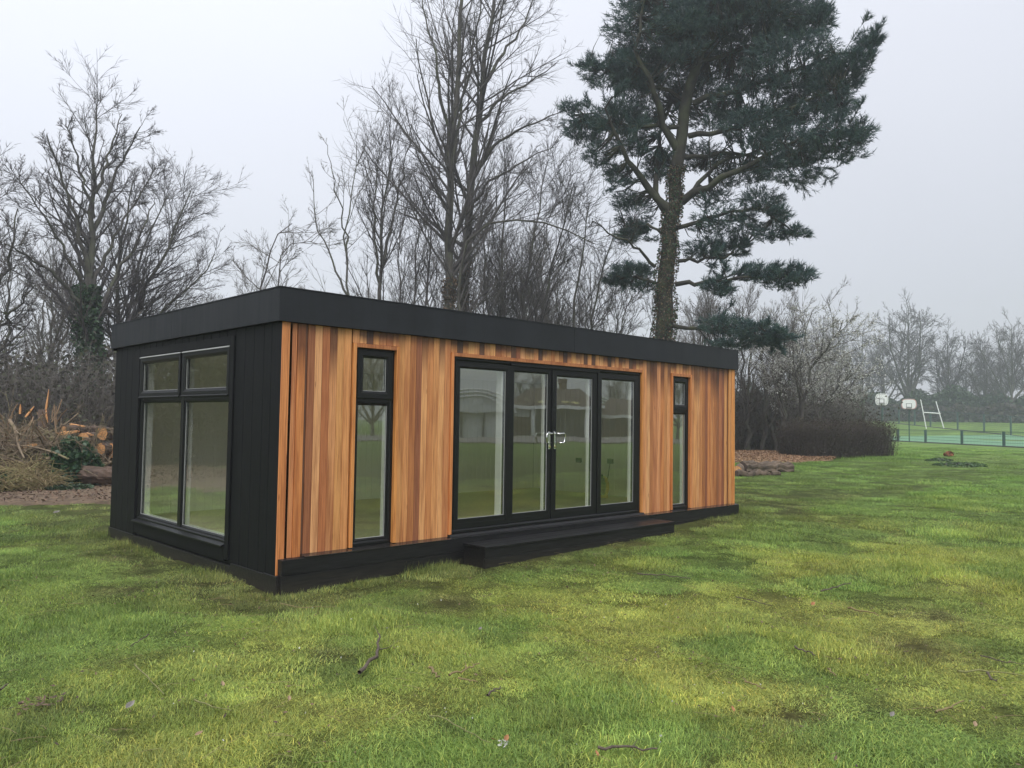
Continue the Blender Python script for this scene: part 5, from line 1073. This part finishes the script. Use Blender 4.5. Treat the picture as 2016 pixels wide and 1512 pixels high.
logs = [('thick bark-covered log lying on the grass against the black wall corner', (163, 934, 20.0), rt*1.15+fwd*-0.1, 0.19, 0.18),
 ('cut log with round orange end at the top right of the brush pile', (201, 854, 22.2), fwd*1.3+rt*0.3, 0.16, 0.14), ('cut log with round orange end low beside the black wall', (197, 884, 21.6), fwd*1.2+rt*0.15, 0.14, 0.13),
 ('cut log end right against the black wall edge', (216, 887, 21.8), fwd*1.2+rt*0.2, 0.19, 0.17), ('small sawn branch with oval orange end above the ivy bush', (164, 861, 21.9), fwd*1.1+rt*-0.3, 0.12, 0.10),
 ('thin sawn branch with tiny orange end poking from the ivy bush', (150, 875, 21.0), fwd*0.8+Vector((0, 0, 0.1)), 0.065, 0.06), ('sawn branch lying flat with slanted orange end in the left of the pile', (44, 875, 21.4), fwd*1.2+rt*-0.5, 0.15, 0.1), ('sawn branch behind the ivy bush under the split timber', (126, 845, 22.6), fwd*1.0+rt*0.5, 0.10, 0.08)]
for i, (lb, (px, py, D), d, r0, r1) in enumerate(logs): p = at(px, py, D); log(lb, p, p+d, r0, r1, bark_red, seed=i)
def splinter(label, a, b, w0, w1, name='split_branch'):
    """torn orange heartwood: a flat sided ragged wedge"""
    a, b = Vector(a), Vector(b); off = a; d = (b-a); n = 5; root = thing(name, label, 'branch', tuple(a)); up_ = d.cross(fwd).normalized(); vs = []
    rr = random.Random(len(label)); k = 5
    for i in range(n+1):
        t_ = i/n; c = d*t_; wd = (w0+(w1-w0)*t_)*(0.8+0.4*rr.random())*(1 if 0 < i < n else 0.75)
        for j in range(k): th = 2*math.pi*j/k+0.3; vs.append(c+up_*math.cos(th)*wd+fwd*math.sin(th)*wd*0.5)
    fs = [(i*k+j, i*k+(j+1) % k, (i+1)*k+(j+1) % k, (i+1)*k+j) for i in range(n) for j in range(k)]+[tuple(range(k)), tuple(n*k+j for j in range(k))]
    o = MB().add(vs, fs).build('torn_wood', cutwood, root); MB().tube([d*0.1+fwd*0.06, d*0.9+fwd*0.06], [w0*0.8, max(0.02, w1*0.9)], 7).build('bark', bark_red, root)
splinter('long flat slab of split orange timber lying across the brush pile', at(112, 855, 21.6), at(156, 849, 21.9), 0.055, 0.03)
splinter('narrow split timber slabs at the back of the pile behind the long slab', at(137, 836, 22.8), at(168, 840, 22.8), 0.045, 0.02)
splinter('short split orange slab right of the long slab', at(170, 854, 22.0), at(184, 857, 22.0), 0.045, 0.02)
splinter('upright torn orange splinter on the broken stump', at(92, 832, 22.0), at(90.5, 806, 22.0), 0.04, 0.012)
splinter('torn orange branch end standing up at the left of the pile', at(39, 815, 22.0), at(40, 796, 22.0), 0.035, 0.014)
splinter('slanting torn orange branch in the left of the pile', at(50, 821, 21.8), at(67, 800, 21.8), 0.035, 0.014)
splinter('thin torn splinter highest on the brush pile', at(90, 808, 22.5), at(96, 766, 22.5), 0.032, 0.008)
splinter('low torn orange slab in the left foot of the pile', at(45, 881, 20.8), at(73, 875, 20.8), 0.045, 0.03)
st0 = gx(87, 22.3); st1 = at(86, 806, 22.3)
root = thing('broken_stump', 'broken upright tree stump standing in the brush pile', 'stump', tuple(st0)); MB().tube([Vector((0, 0, -0.1)), Vector((0.02, 0, 0.6)), st1-st0], [0.19, 0.15, 0.12], 10).build('bark', bark_red, root, smooth=True)
# the tangle of cut branches
def brush():
    r = np.random.default_rng(81); T = Tubes(); c0 = gx(75, 21.8)
    n = 400; a = r.uniform(-1, 1, n); px = 75+a*135; D = 21.8+r.uniform(-1.6, 1.8, n); th = np.arctan((px-1008)/FOC)+YAW; x = CAM[0]+D*np.sin(th); y = CAM[1]+D*np.cos(th)
    hmax = np.clip(1.65-0.9*np.abs((px-62)/120), 0.35, 2)*(0.7+0.6*fbm(px*0.05, D, 5, 2)); z = terrain(x, y)+hmax*r.uniform(0.02, 0.8, n)
    P0 = np.stack([x, y, z], -1); az = r.uniform(0, 2*np.pi, n); elv = r.normal(0.25, 0.35, n); d = np.stack([np.cos(az)*np.cos(elv), np.sin(az)*np.cos(elv), np.sin(elv)], -1); L_ = r.uniform(0.7, 2.3, n); pts = [P0-d*L_[:, None]*0.5]; cur = pts[0]
    for k in range(6): d = d+r.normal(size=d.shape)*0.10; d /= np.linalg.norm(d, axis=1)[:, None]; cur = cur+d*(L_/6)[:, None]; cur[:, 2] = np.maximum(cur[:, 2], -0.05); pts.append(cur.copy())
    Q = np.stack(pts, 1); R0 = (r.uniform(0.15, 1, n)**2*0.042+0.006)[:, None]*(1-0.6*np.linspace(0, 1, 7)[None]); T.add(Q, R0, 6)
    Q2, R2 = sprout(r, Q, R0, 6, 0.1, 1, 0.7, 0.3, 0.4, 0.6, 3, 0.2, 0.02, rmin=0.006); T.add(Q2, R2, 3); Q3, R3 = sprout(r, Q2, R2, 4, 0.1, 1, 0.7, 0.3, 0.55, 0.7, 2, 0.25, 0.02, rmin=0.005); T.add(Q3, R3, 3)
    o = T.build('brush_pile', bark_mat('cut_branch_bark', (0.09, 0.068, 0.046), (0.30, 0.225, 0.15), (0.20, 0.18, 0.09), 5), None); tag(o, 'tangled pile of cut brown branches on bare ground left of the building', 'brush pile', None, 'stuff')
    # pale broken stalks on top
    T = Tubes(); n = 34; a = r.uniform(-1, 1, n); px = 60+a*55; D = 21.6+r.uniform(-1, 1, n); th = np.arctan((px-1008)/FOC)+YAW; P0 = np.stack([CAM[0]+D*np.sin(th), CAM[1]+D*np.cos(th), r.uniform(0.6, 1.5, n)], -1); d = r.normal(size=(n, 3))*0.5; d[:, 2] = 1; d /= np.linalg.norm(d, axis=1)[:, None]; L_ = r.uniform(0.25, 0.6, n)
    T.add(np.stack([P0, P0+d*(L_*0.5)[:, None], P0+d*L_[:, None]+r.normal(size=(n, 3))*0.05], 1), np.tile([[0.022, 0.018, 0.012]], (n, 1)), 5); o = T.build('broken_stalks', bark_mat('pale_broken_wood', (0.13, 0.085, 0.05), (0.30, 0.20, 0.12)), None); tag(o, 'pale broken branch ends sticking up from the brush pile', 'branches', None, 'stuff')
    # straw and grass heaps at the foot
    n = 2600; px = r.uniform(-40, 118, n); D = 20.0+r.uniform(-0.9, 0.9, n); th = np.arctan((px-1008)/FOC)+YAW; x = CAM[0]+D*np.sin(th); y = CAM[1]+D*np.cos(th); hh = 0.55*np.exp(-((px-55)/60)**2)*np.exp(-((D-19.9)/0.9)**2)+0.05
    P0 = np.stack([x, y, terrain(x, y)+hh*r.uniform(0, 1, n)], -1); d = r.normal(size=(n, 3)); d[:, 2] = np.abs(d[:, 2])*0.4; d /= np.linalg.norm(d, axis=1)[:, None]; L_ = r.uniform(0.25, 0.7, n)[:, None]; m_ = P0+d*L_*0.5+np.array([0, 0, 0.05]); e = P0+d*L_+np.array([0, 0, -0.08])
    V, F = tubes_np(np.stack([P0, m_, e], 1), np.tile([[0.008, 0.007, 0.004]], (n, 1)), 3); me = np_mesh('straw_heap', V, [F], {'tint': ('FLOAT', 'POINT', np.repeat(r.uniform(0, 1, n), 9).astype(np.float32))}); o = link_mesh('straw_heap', me, straw_m); tag(o, 'heap of dry yellow stems at the foot of the brush pile', 'straw', None, 'stuff')
brush()
def bush(label, c, rx, ry, rz_, n, mat, sz, seed, name='ivy_bush'):
    r = np.random.default_rng(seed); root = thing(name, label, 'bush', tuple(c)); q = r.normal(size=(n, 3)); q /= np.linalg.norm(q, axis=1)[:, None]; q[:, 2] = np.abs(q[:, 2]); rad = (0.72+0.55*fbm(q[:, 0]*2+4, q[:, 1]*2+q[:, 2]*2, seed, 3))*r.uniform(0.55, 1.02, n)**0.5
    P = q*rad[:, None]*np.array([rx, ry, rz_]); leaves_np('leaves', mat, P, sz, seed, root, 1.25)
    n2 = 60; e = P[r.integers(0, n, n2)]*0.95; T = Tubes(); T.add(np.stack([e*0, e*0.5+np.array([0, 0, 0.06]), e], 1), np.tile([[0.02, 0.014, 0.006]], (n2, 1)), 4); T.build('stems', bark_dark, root); return root
weed_m = leaf_mat('weed_leaves', [(0.04, 0.085, 0.035), (0.07, 0.13, 0.045), (0.10, 0.17, 0.06)], 0.6)
bush('round dark green ivy bush at the front of the brush pile', gx(142, 20.4), 0.78, 0.65, 0.98, 5200, ivy_m, 0.12, 91)
bush('low green bramble at the left photo edge in front of the brush pile', gx(4, 19.6), 0.6, 0.5, 0.5, 1600, evergreen_m, 0.09, 92)
bush('small green weeds beside the thick log', gx(138, 19.2), 0.6, 0.35, 0.18, 900, evergreen_m, 0.09, 93, 'weed_clump')
bush('low dark green weed tuft on the lawn near the right bare patch', G(1893, 917), 1.5, 0.9, 0.12, 500, weed_m, 0.11, 94, 'weed_clump')
bush('smaller weed tuft beside the orange leaf clump on the lawn', G(1850, 908), 0.9, 0.5, 0.12, 300, weed_m, 0.11, 95, 'weed_clump')
bush('rusty orange dead leaf clump on the far lawn', G(1868, 899), 0.34, 0.2, 0.30, 34, leaf_mat('rusty_leaves', [(0.16, 0.05, 0.02), (0.30, 0.10, 0.04)], 0.8), 0.16, 96, 'dead_leaf_clump')
gnarl = bark_mat('gnarled_brown_bark', (0.045, 0.034, 0.026), (0.19, 0.14, 0.10), None, 4)
# logs on the wood chips
for i, (lb, a, b, r0, r1) in enumerate([('gnarled dark log lying on the wood chips beside the building', (1462, 931), (1556, 929), 0.20, 0.17), ('thinner log lying in front of the gnarled log on the chips', (1450, 937), (1535, 936), 0.09, 0.06), ('short log stub at the building end of the wood chips', (1462, 929), (1452, 934), 0.14, 0.14)]):
    p, q = G(*a), G(*b); p.z += r0*0.75; q.z += r1*0.75
    log(lb, p, q, r0, r1, gnarl, 'none' if i < 2 else 'both', seed=40+i, gn=0.035)

# ------------------------------------------------------------------ things lying on the lawn
twig_pale = bark_mat('pale_twig', (0.16, 0.12, 0.055), (0.30, 0.23, 0.11), None, 40); twig_dark = bark_mat('dark_twig', (0.06, 0.045, 0.035), (0.14, 0.11, 0.085), None, 40); twig_green = bark_mat('green_twig', (0.13, 0.13, 0.05), (0.26, 0.26, 0.10), None, 40)
def lp(px, py, h=0.02):
    g = G(px, py); g.z = float(gz(np.array([g.x]), np.array([g.y]))[0])+h; return g
def twig(label, pts, r0, mat, side=2, cat='twig'):
    r0 *= 1.3; P = [lp(px, py, 0.042+r0) for px, py in pts]; root = thing('fallen_twig', label, cat, tuple(P[0])); o_ = P[0]; Q = resample([p-o_ for p in P], 9); rr = np.random.default_rng(len(label)+int(pts[0][0])); Q[1:-1] += rr.normal(size=(7, 3))*r0*0.7
    T = Tubes(); T.add(Q[None], (r0*(1-0.55*np.linspace(0, 1, 9)))[None], 6)
    if side:
        q2, r2 = sprout(rr, Q[None], np.full((1, 9), r0*0.6), side, 0.3, 0.95, 0.7, 0.2, 0.25, 0.6, 3, 0.15, 0.05, rmin=0.0012, minlen=0.02); T.add(q2, r2, 4)
    T.build('stick', mat, root)
TW = [('crooked dark brown stick standing out in the grass below the timber step', [(707, 1339), (741, 1305), (746, 1267)], 0.011, twig_dark), ('pale straight twig, longest of the cluster below the building middle', [(884, 1348), (944, 1327)], 0.006, twig_pale), ('short thick pale twig left in the central cluster', [(845, 1331), (864, 1352)], 0.008, twig_pale),
 ('thin pale twig lying flat below the longest of the central cluster', [(902, 1352), (940, 1358)], 0.005, twig_pale), ('short bent twig right of the central cluster', [(959, 1383), (985, 1369)], 0.006, twig_dark), ('long thin curved stalk reaching the orange leaf near the photo bottom', [(845, 1427), (878, 1435), (912, 1457), (966, 1484)], 0.0035, twig_green),
 ('mossy dark pine twig along the bottom edge of the photo', [(1177, 1491), (1235, 1492), (1294, 1497)], 0.007, twig_dark), ('straight pale twig on the lawn right of the yellow patch', [(1670, 1208), (1730, 1226)], 0.007, twig_pale), ('curved reddish twig on the yellow moss patch', [(1565, 1286), (1605, 1303)], 0.006, twig_dark),
 ('pale straight twig slanting down at the lower middle right', [(1467, 1353), (1506, 1369)], 0.005, twig_pale), ('tiny pale twig right of the slanting one', [(1630, 1328), (1646, 1343)], 0.005, twig_pale), ('dark thin stick rising to the right beyond the yellow patch', [(1616, 1173), (1676, 1162)], 0.006, twig_dark),
 ('long pale green stalk running out of the right photo edge', [(1886, 1336), (1939, 1333), (2020, 1342)], 0.006, twig_green), ('dark hooked twig under the long pale green stalk', [(1944, 1340), (1950, 1350), (1963, 1355)], 0.007, twig_dark), ('curved ochre twig in the lower right grass', [(1843, 1424), (1875, 1410), (1898, 1396)], 0.005, twig_pale),
 ('long thin dark stalk right of the building corner on the worn grass', [(1449, 1188), (1520, 1208)], 0.004, twig_dark), ('curved yellow stalk on the left lawn, upper piece', [(264, 1326), (295, 1361), (323, 1385)], 0.004, twig_green), ('faint green stalk on the left lawn, lower piece', [(382, 1396), (420, 1408), (455, 1417)], 0.004, twig_green), ('thin dark twig on the left lawn left of the building corner', [(292, 1264), (257, 1290)], 0.004, twig_dark),
 ('long thin straw lying near the building corner', [(552, 1198), (590, 1205), (660, 1203)], 0.003, twig_pale), ('fine dark twig near the end of the timber step', [(1255, 1138), (1310, 1143), (1360, 1148)], 0.006, twig_dark), ('fine dark stalk in the grass at the right edge', [(1930, 1300), (1975, 1312), (2016, 1318)], 0.004, twig_dark), ('thin bent stalk at the lower left photo edge', [(0, 1376), (16, 1362)], 0.005, twig_dark)]
for a in TW: twig(*a)
def dead_leaf(label, px, py, sz, rot, mat, curl=0.5):
    p = lp(px, py, 0.045); root = None; prof = [(-1, 0), (-0.6, 0.33), (-0.1, 0.45), (0.4, 0.34), (0.8, 0.12), (1, 0), (0.8, -0.1), (0.4, -0.32), (-0.1, -0.42), (-0.6, -0.3)]; vs = [(0, 0, 0)]+[(u*sz/2, v*sz/2, abs(v)*curl*sz*0.8+0.15*sz*u*u) for u, v in prof]
    vs += [(-1.5*sz/2, 0.05*sz, 0.0), (-1*sz/2, 0.02*sz, 0.004)]
    sz *= 0.8; vs = [(a*0.8, b*0.8, c_*0.8) for a, b, c_ in vs]; m_ = MB().add(vs, [(0, 1+i, 1+(i+1) % 10) for i in range(10)]+[(1, 11, 12)]); o = m_.build('dead_leaf', mat); o.location = p; o.rotation_euler = (0.4, -0.25, rot); tag(o, label, 'leaf')
lg_ = simple('grey_dead_leaf', (0.16, 0.145, 0.13), (0.27, 0.25, 0.23), 30, 0.8, 0.2); lt = simple('tan_dead_leaf', (0.24, 0.165, 0.10), (0.38, 0.27, 0.17), 30, 0.8, 0.2); lo = simple('orange_dead_leaf', (0.26, 0.115, 0.045), (0.40, 0.20, 0.09), 30, 0.8, 0.2)
for a in [('tan curled leaf upright in the grass left of centre', 437, 1363, 0.075, 1.2, lt), ('grey folded leaf on the lower left lawn', 255, 1406, 0.10, 0.6, lg_), ('small tan leaf near the bottom left', 391, 1464, 0.06, 0.1, lt), ('pale grey leaf on the grass left of the building', 111, 1016, 0.16, 0.4, lg_), ('brown narrow leaf below the building corner', 568, 1392, 0.07, 1.0, lt),
 ('orange brown leaf beside the white petals at the bottom', 996, 1474, 0.075, 0.5, lo), ('pale cream leaf in the lower right corner', 1919, 1447, 0.07, 0.2, lt), ('orange flat leaf on the lawn beyond the yellow patch', 1600, 1199, 0.10, 0.1, lo), ('dark curled leaf in the lower right grass', 1756, 1431, 0.07, 0.0, lg_), ('brown leaf left of the lower right grass tuft', 1442, 1410, 0.07, 0.7, lo), ('small orange leaf left of the white petals', 970, 1476, 0.04, 2.2, lo), ('orange leaf at the very bottom edge near the pine twig', 1174, 1506, 0.06, 0.9, lo), ('small grey leaf near the pale twig cluster', 945, 1253, 0.06, 0.3, lg_)]: dead_leaf(*a)
# dark dead leaves heaped on the bare spot at lower left
g = lp(80, 1392); flakes('dead_leaf_heap', litter_m, ell_sampler(g.x, g.y, 0.18, 0.09, 0.5, 0.03), 60, 0.02, 0.05, 33)
def petals(px, py, n, s, seed, label):
    g = lp(px, py, 0.05); r = np.random.default_rng(seed); P = np.array(g)[None]+r.normal(size=(n, 3))*np.array([s, s, s*0.4]); o = leaves_np('white_petals', blossom_m, P, s*0.9, seed, None, 1.8); tag(o, label, 'petals', None, 'stuff')
petals(994, 1482, 26, 0.018, 5, 'little white daisy petals beside the orange leaf')
r = np.random.default_rng(55); n = 90; px = r.uniform(300, 2000, n); py = r.uniform(1120, 1500, n); P = np.array([tuple(lp(a, b, 0.045)) for a, b in zip(px, py) if b > 1180-0.0*(a)])
leaves_np('scattered_petals', blossom_m, P[:45], 0.014, 56, None, 1.2)['kind'] = 'stuff'
# scattered small dry leaf bits in the turf
def bits(r, n):
    rr = np.sqrt(r.uniform(2.6**2, 16**2, n)); aa = r.uniform(YAW-0.62, YAW+0.62, n); x = CAM[0]+rr*np.sin(aa); y = CAM[1]+rr*np.cos(aa); k = ~((x > -0.05) & (x < 8.44) & (y > -0.5) & (y < 4.83)) & (fbm(x*1.3, y*1.3, 23) > 0.42); x, y = x[k], y[k]
    return np.stack([x, y, gz(x, y)+0.028], -1)
flakes('turf_litter', litter_m, bits, 5200, 0.012, 0.035, 57)
n = 900
def straws():
    r = np.random.default_rng(58); P = bits(r, 1500); n = len(P); az_ = r.uniform(0, 6.28, n); d = np.stack([np.cos(az_), np.sin(az_), r.normal(0.02, 0.06, n)], -1); L_ = r.uniform(0.04, 0.22, n)[:, None]; P[:, 2] += 0.008
    V, F = tubes_np(np.stack([P, P+d*L_*0.5+np.array([0, 0, 0.006]), P+d*L_], 1), np.tile([[0.0016, 0.0014, 0.001]], (n, 1)), 3); me = np_mesh('fine_straws', V, [F], {'tint': ('FLOAT', 'POINT', np.repeat(r.uniform(0, 1, n), 9).astype(np.float32))}); o = link_mesh('fine_straws', me, straw_m); o['kind'] = 'stuff'
straws()

# ------------------------------------------------------------------ what stands behind the photographer (mirrored in the glass)
def mat_p(px, py, D): return mir(at(px, py, D))
def mgx(px, D): p = mat_p(px, 842, D); return Vector((p.x, p.y, float(terrain(p.x, p.y))))
brick_m = simple('brown_brick', (0.09, 0.06, 0.045), (0.15, 0.10, 0.075), 2, 0.85, 0.2); rooftile = simple('brown_roof_tiles', (0.055, 0.042, 0.036), (0.10, 0.075, 0.062), 1.5, 0.9, 0.3); darkdoor = simple('dark_doors', (0.03, 0.033, 0.033), (0.045, 0.05, 0.05), 1, 0.6, 0); canopy_m = simple('white_canopy_sheet', (0.55, 0.58, 0.58), (0.7, 0.72, 0.72), 1, 0.6, 0.05)
tarmac = simple('tarmac', (0.13, 0.125, 0.115), (0.20, 0.19, 0.175), 0.8, 0.9, 0.3)
p0, p1 = mgx(700, 48), mgx(1500, 62); u_ = (p1-p0); u_.z = 0; u_.normalize(); nn = Vector((u_.y, -u_.x, 0)); nn = nn if nn.dot(p0-Vector(CAM)) > 0 else -nn
def strip(name, mat, a0, a1, w0, w1, dz):
    vs = []; fs = []; k = 30
    for i in range(k+1):
        for j in range(6):
            q_ = p0+u_*(a0+(a1-a0)*i/k)+nn*(w0+(w1-w0)*j/5); vs.append((q_.x, q_.y, float(terrain(q_.x, q_.y))+dz))
    for i in range(k):
        for j in range(5): fs.append((i*6+j, (i+1)*6+j, (i+1)*6+j+1, i*6+j+1))
    o = MB().add(vs, fs).build(name, mat); o['kind'] = 'structure'
strip('road', tarmac, -80, 80, 0, 17, 0.06)
def bld(name, label, px0, px1, D, h, depth, wallm, roofm, roofh, post=None, cat='building', arch=False):
    a, b = mgx(px0, D), mgx(px1, D); root = thing(name, label, cat, tuple(a)); L_ = (b-a).length; d = (b-a).normalized(); bk = Vector((d.y, -d.x, 0)); bk = bk if bk.dot(a-Vector(CAM)) > 0 else -bk
    W = lambda u, v, z: d*u+bk*v+Vector((0, 0, z))
    def bx(u0, u1, v0, v1, z0, z1): return MB().add([W(u, v, z) for z in (z0, z1) for (u, v) in ((u0, v0), (u1, v0), (u1, v1), (u0, v1))], [(0, 3, 2, 1), (4, 5, 6, 7), (0, 1, 5, 4), (1, 2, 6, 5), (2, 3, 7, 6), (3, 0, 4, 7)])
    bx(0, L_, 0, depth, -0.3, h).build('wall', wallm, root)
    if arch:
        k = 16; prof = [(L_/2-L_*0.54*math.cos(math.pi*i/k), h+roofh*math.sin(math.pi*i/k)) for i in range(k+1)]; vs = [W(u, -0.6, z) for u, z in prof]+[W(u, depth, z) for u, z in prof]
        MB().add(vs, [(i, i+1, k+2+i, k+1+i) for i in range(k)]+[tuple(range(k+1)), tuple(range(2*k+1, k, -1))]).build('arched_roof', roofm, root)
        for f_ in (0.72, 0.9, 1.04):
            MB().tube([W(L_/2+(u-L_/2)*f_, -0.75, h+(z-h)*f_) for u, z in prof], 0.09, 5).build('rib', whitep, root)
        for uu in (0.02, 0.33, 0.66, 0.98): bx(L_*uu-0.08, L_*uu+0.08, -0.3, -0.1, 0, h).build('post', darkdoor, root)
    else:
        e = 0.6; vs = [W(-e, -e, h+0.02), W(L_+e, -e, h+0.02), W(L_+e, depth+e, h+0.02), W(-e, depth+e, h+0.02), W(L_*0.18, depth/2, h+roofh), W(L_*0.82, depth/2, h+roofh)]
        MB().add(vs, [(0, 1, 5, 4), (1, 2, 5), (2, 3, 4, 5), (3, 0, 4), (3, 2, 1, 0)]).build('roof', roofm, root); bx(-e-0.02, L_+e+0.02, -e-0.06, -e, h-0.25, h+0.05).build('fascia', whitep, root)
    return root, bx, W, L_
R1, bx, W, L_ = bld('school_building', 'low brown-roofed school building with wide dark doors, mirrored in the door glass', 1010, 1178, 74, 2.9, 12, brick_m, rooftile, 1.9)
bx(L_*0.28, L_*0.88, -0.10, -0.004, 0, 2.7).build('door', darkdoor, R1)
for f_ in (0.22, 0.86): bx(L_*f_, L_*f_+0.45, -0.35, -0.11, 0, 2.75).build('post', whitep, R1)
bx(L_*0.01, L_*0.20, -0.06, -0.004, 1.9, 2.6).build('window', canopy_m, R1)
dome = simple('yellow_dome', (0.34, 0.32, 0.12), (0.42, 0.39, 0.16), 1, 0.5, 0)
for f_ in (0.34, 0.62, 0.74):
    c = W(L_*f_, 0.9, 3.15); vs = [c+Vector((0, 0, 0.26))]; k = 14
    for j in range(1, 5):
        a_ = math.pi/2*j/4
        for i in range(k): vs.append(c+Vector((0.6*math.sin(a_)*math.cos(2*math.pi*i/k), 0.6*math.sin(a_)*math.sin(2*math.pi*i/k), 0.26*math.cos(a_))))
    fs = [(0, 1+i, 1+(i+1) % k) for i in range(k)]+[(1+j*k+i, 1+j*k+(i+1) % k, 1+(j+1)*k+(i+1) % k, 1+(j+1)*k+i) for j in range(3) for i in range(k)]
    MB().add(vs, fs).build('roof_dome', dome, R1, smooth=True)
MB().tube([W(L_*0.6, 6, 4.2), W(L_*0.6, 6, 5.9)], 0.35, 6).build('chimney', brick_m, R1)
bld('canopy_hall', 'pale arched canopy hall mirrored in the leftmost door pane', 862, 1004, 70, 2.2, 14, canopy_m, canopy_m, 1.9, cat='hall', arch=True)
R3, bx, W, L3 = bld('school_house', 'brown-roofed house with white gutter board mirrored in the rightmost door pane', 1184, 1275, 80, 2.1, 8, brick_m, rooftile, 1.9)
bx(L3*0.1, L3*0.3, -0.06, -0.004, 0.7, 1.7).build('window', darkdoor, R3); bx(L3*0.55, L3*0.8, -0.06, -0.004, 0.7, 1.7).build('window', darkdoor, R3)
bld('grey_dome_hall', 'distant grey curved hall roof mirrored above the brown roofs', 1120, 1215, 108, 2.8, 10, canopy_m, simple('grey_sheet', (0.22, 0.23, 0.24), (0.3, 0.31, 0.32), 1, 0.6, 0), 2.0, cat='hall', arch=True)
GM = 'leafless trees behind the photographer, mirrored in the glass'
for i, (px, D, s, lb) in enumerate([(1045, 100, 0.45, 'bushy leafless tree mirrored above the school roof in the second door pane'), (735, 60, 0.35, 'small leafless tree mirrored in the left narrow window'), (1215, 112, 0.4, 'leafless tree mirrored over the house roof in the rightmost pane'), (1338, 75, 0.35, 'leafless tree mirrored in the right narrow window'), (690, 80, 0.5, 'larger leafless tree mirrored at the left edge of the left narrow window'), (1400, 90, 0.5, 'leafless tree mirrored beyond the right narrow window')]):
    copy_tree(far, mgx(px, D), i*1.3, (s, s), lb, GM)
# trees off to the left, mirrored in the side window
def smx(px, D): p = at(px, 842, D); return Vector((-p.x, p.y, float(terrain(-p.x, p.y))))
GS = 'leafless trees left of the view, mirrored in the side window'
for i, (px, D, s, lb) in enumerate([(290, 34, 1.5, 'leafless tree mirrored in the left light of the side window'), (345, 40, 1.8, 'leafless tree mirrored beside the mullion of the side window'), (400, 33, 1.5, 'leafless tree mirrored in the middle of the right light'), (440, 38, 1.9, 'leafless tree mirrored at the right edge of the side window'), (470, 30, 1.6, 'leafless tree mirrored beyond the right edge of the side window'), (240, 38, 1.7, 'leafless tree mirrored beyond the left edge of the side window')]):
    copy_tree(low, smx(px, D), i*1.1, (s, s), lb, GS)
ms0 = smx(250, 24); ms1 = smx(470, 24); 
def spm(px, D, hw): g = smx(px, D); return (g.x, g.y, hw)
thicket('undergrowth', 'brown undergrowth mirrored in the side window', [spm(200, 32, 4), spm(300, 32, 4), spm(400, 32, 4), spm(500, 32, 4)], 1000, 2.5, 5.5, bark_dark, 207, 14000, scrubleaf_m, 0.22)
e0 = smx(360, 23); patch_sheet('bare_earth', soil_m, e0.x, e0.y, 9, 5, math.atan2(ms1.y-ms0.y, ms1.x-ms0.x), 0.03, 12)

# ------------------------------------------------------------------ haze
hz, t, p = new_mat('haze'); t.nodes.remove(p); pv = N(t, 'ShaderNodeVolumePrincipled'); pv.inputs['Color'].default_value = (0.90, 0.94, 1.0, 1); pv.inputs['Density'].default_value = 0.0015; pv.inputs['Anisotropy'].default_value = 0.2
t.links.new(pv.outputs[0], t.nodes['Material Output'].inputs['Volume'])
o = MB().box((-220, -220, -1.2), (230, 230, 34)).build('haze', hz); o['kind'] = 'stuff'; o['label'] = 'thin winter mist in the air over the whole place'
cy.volume_step_rate = 4
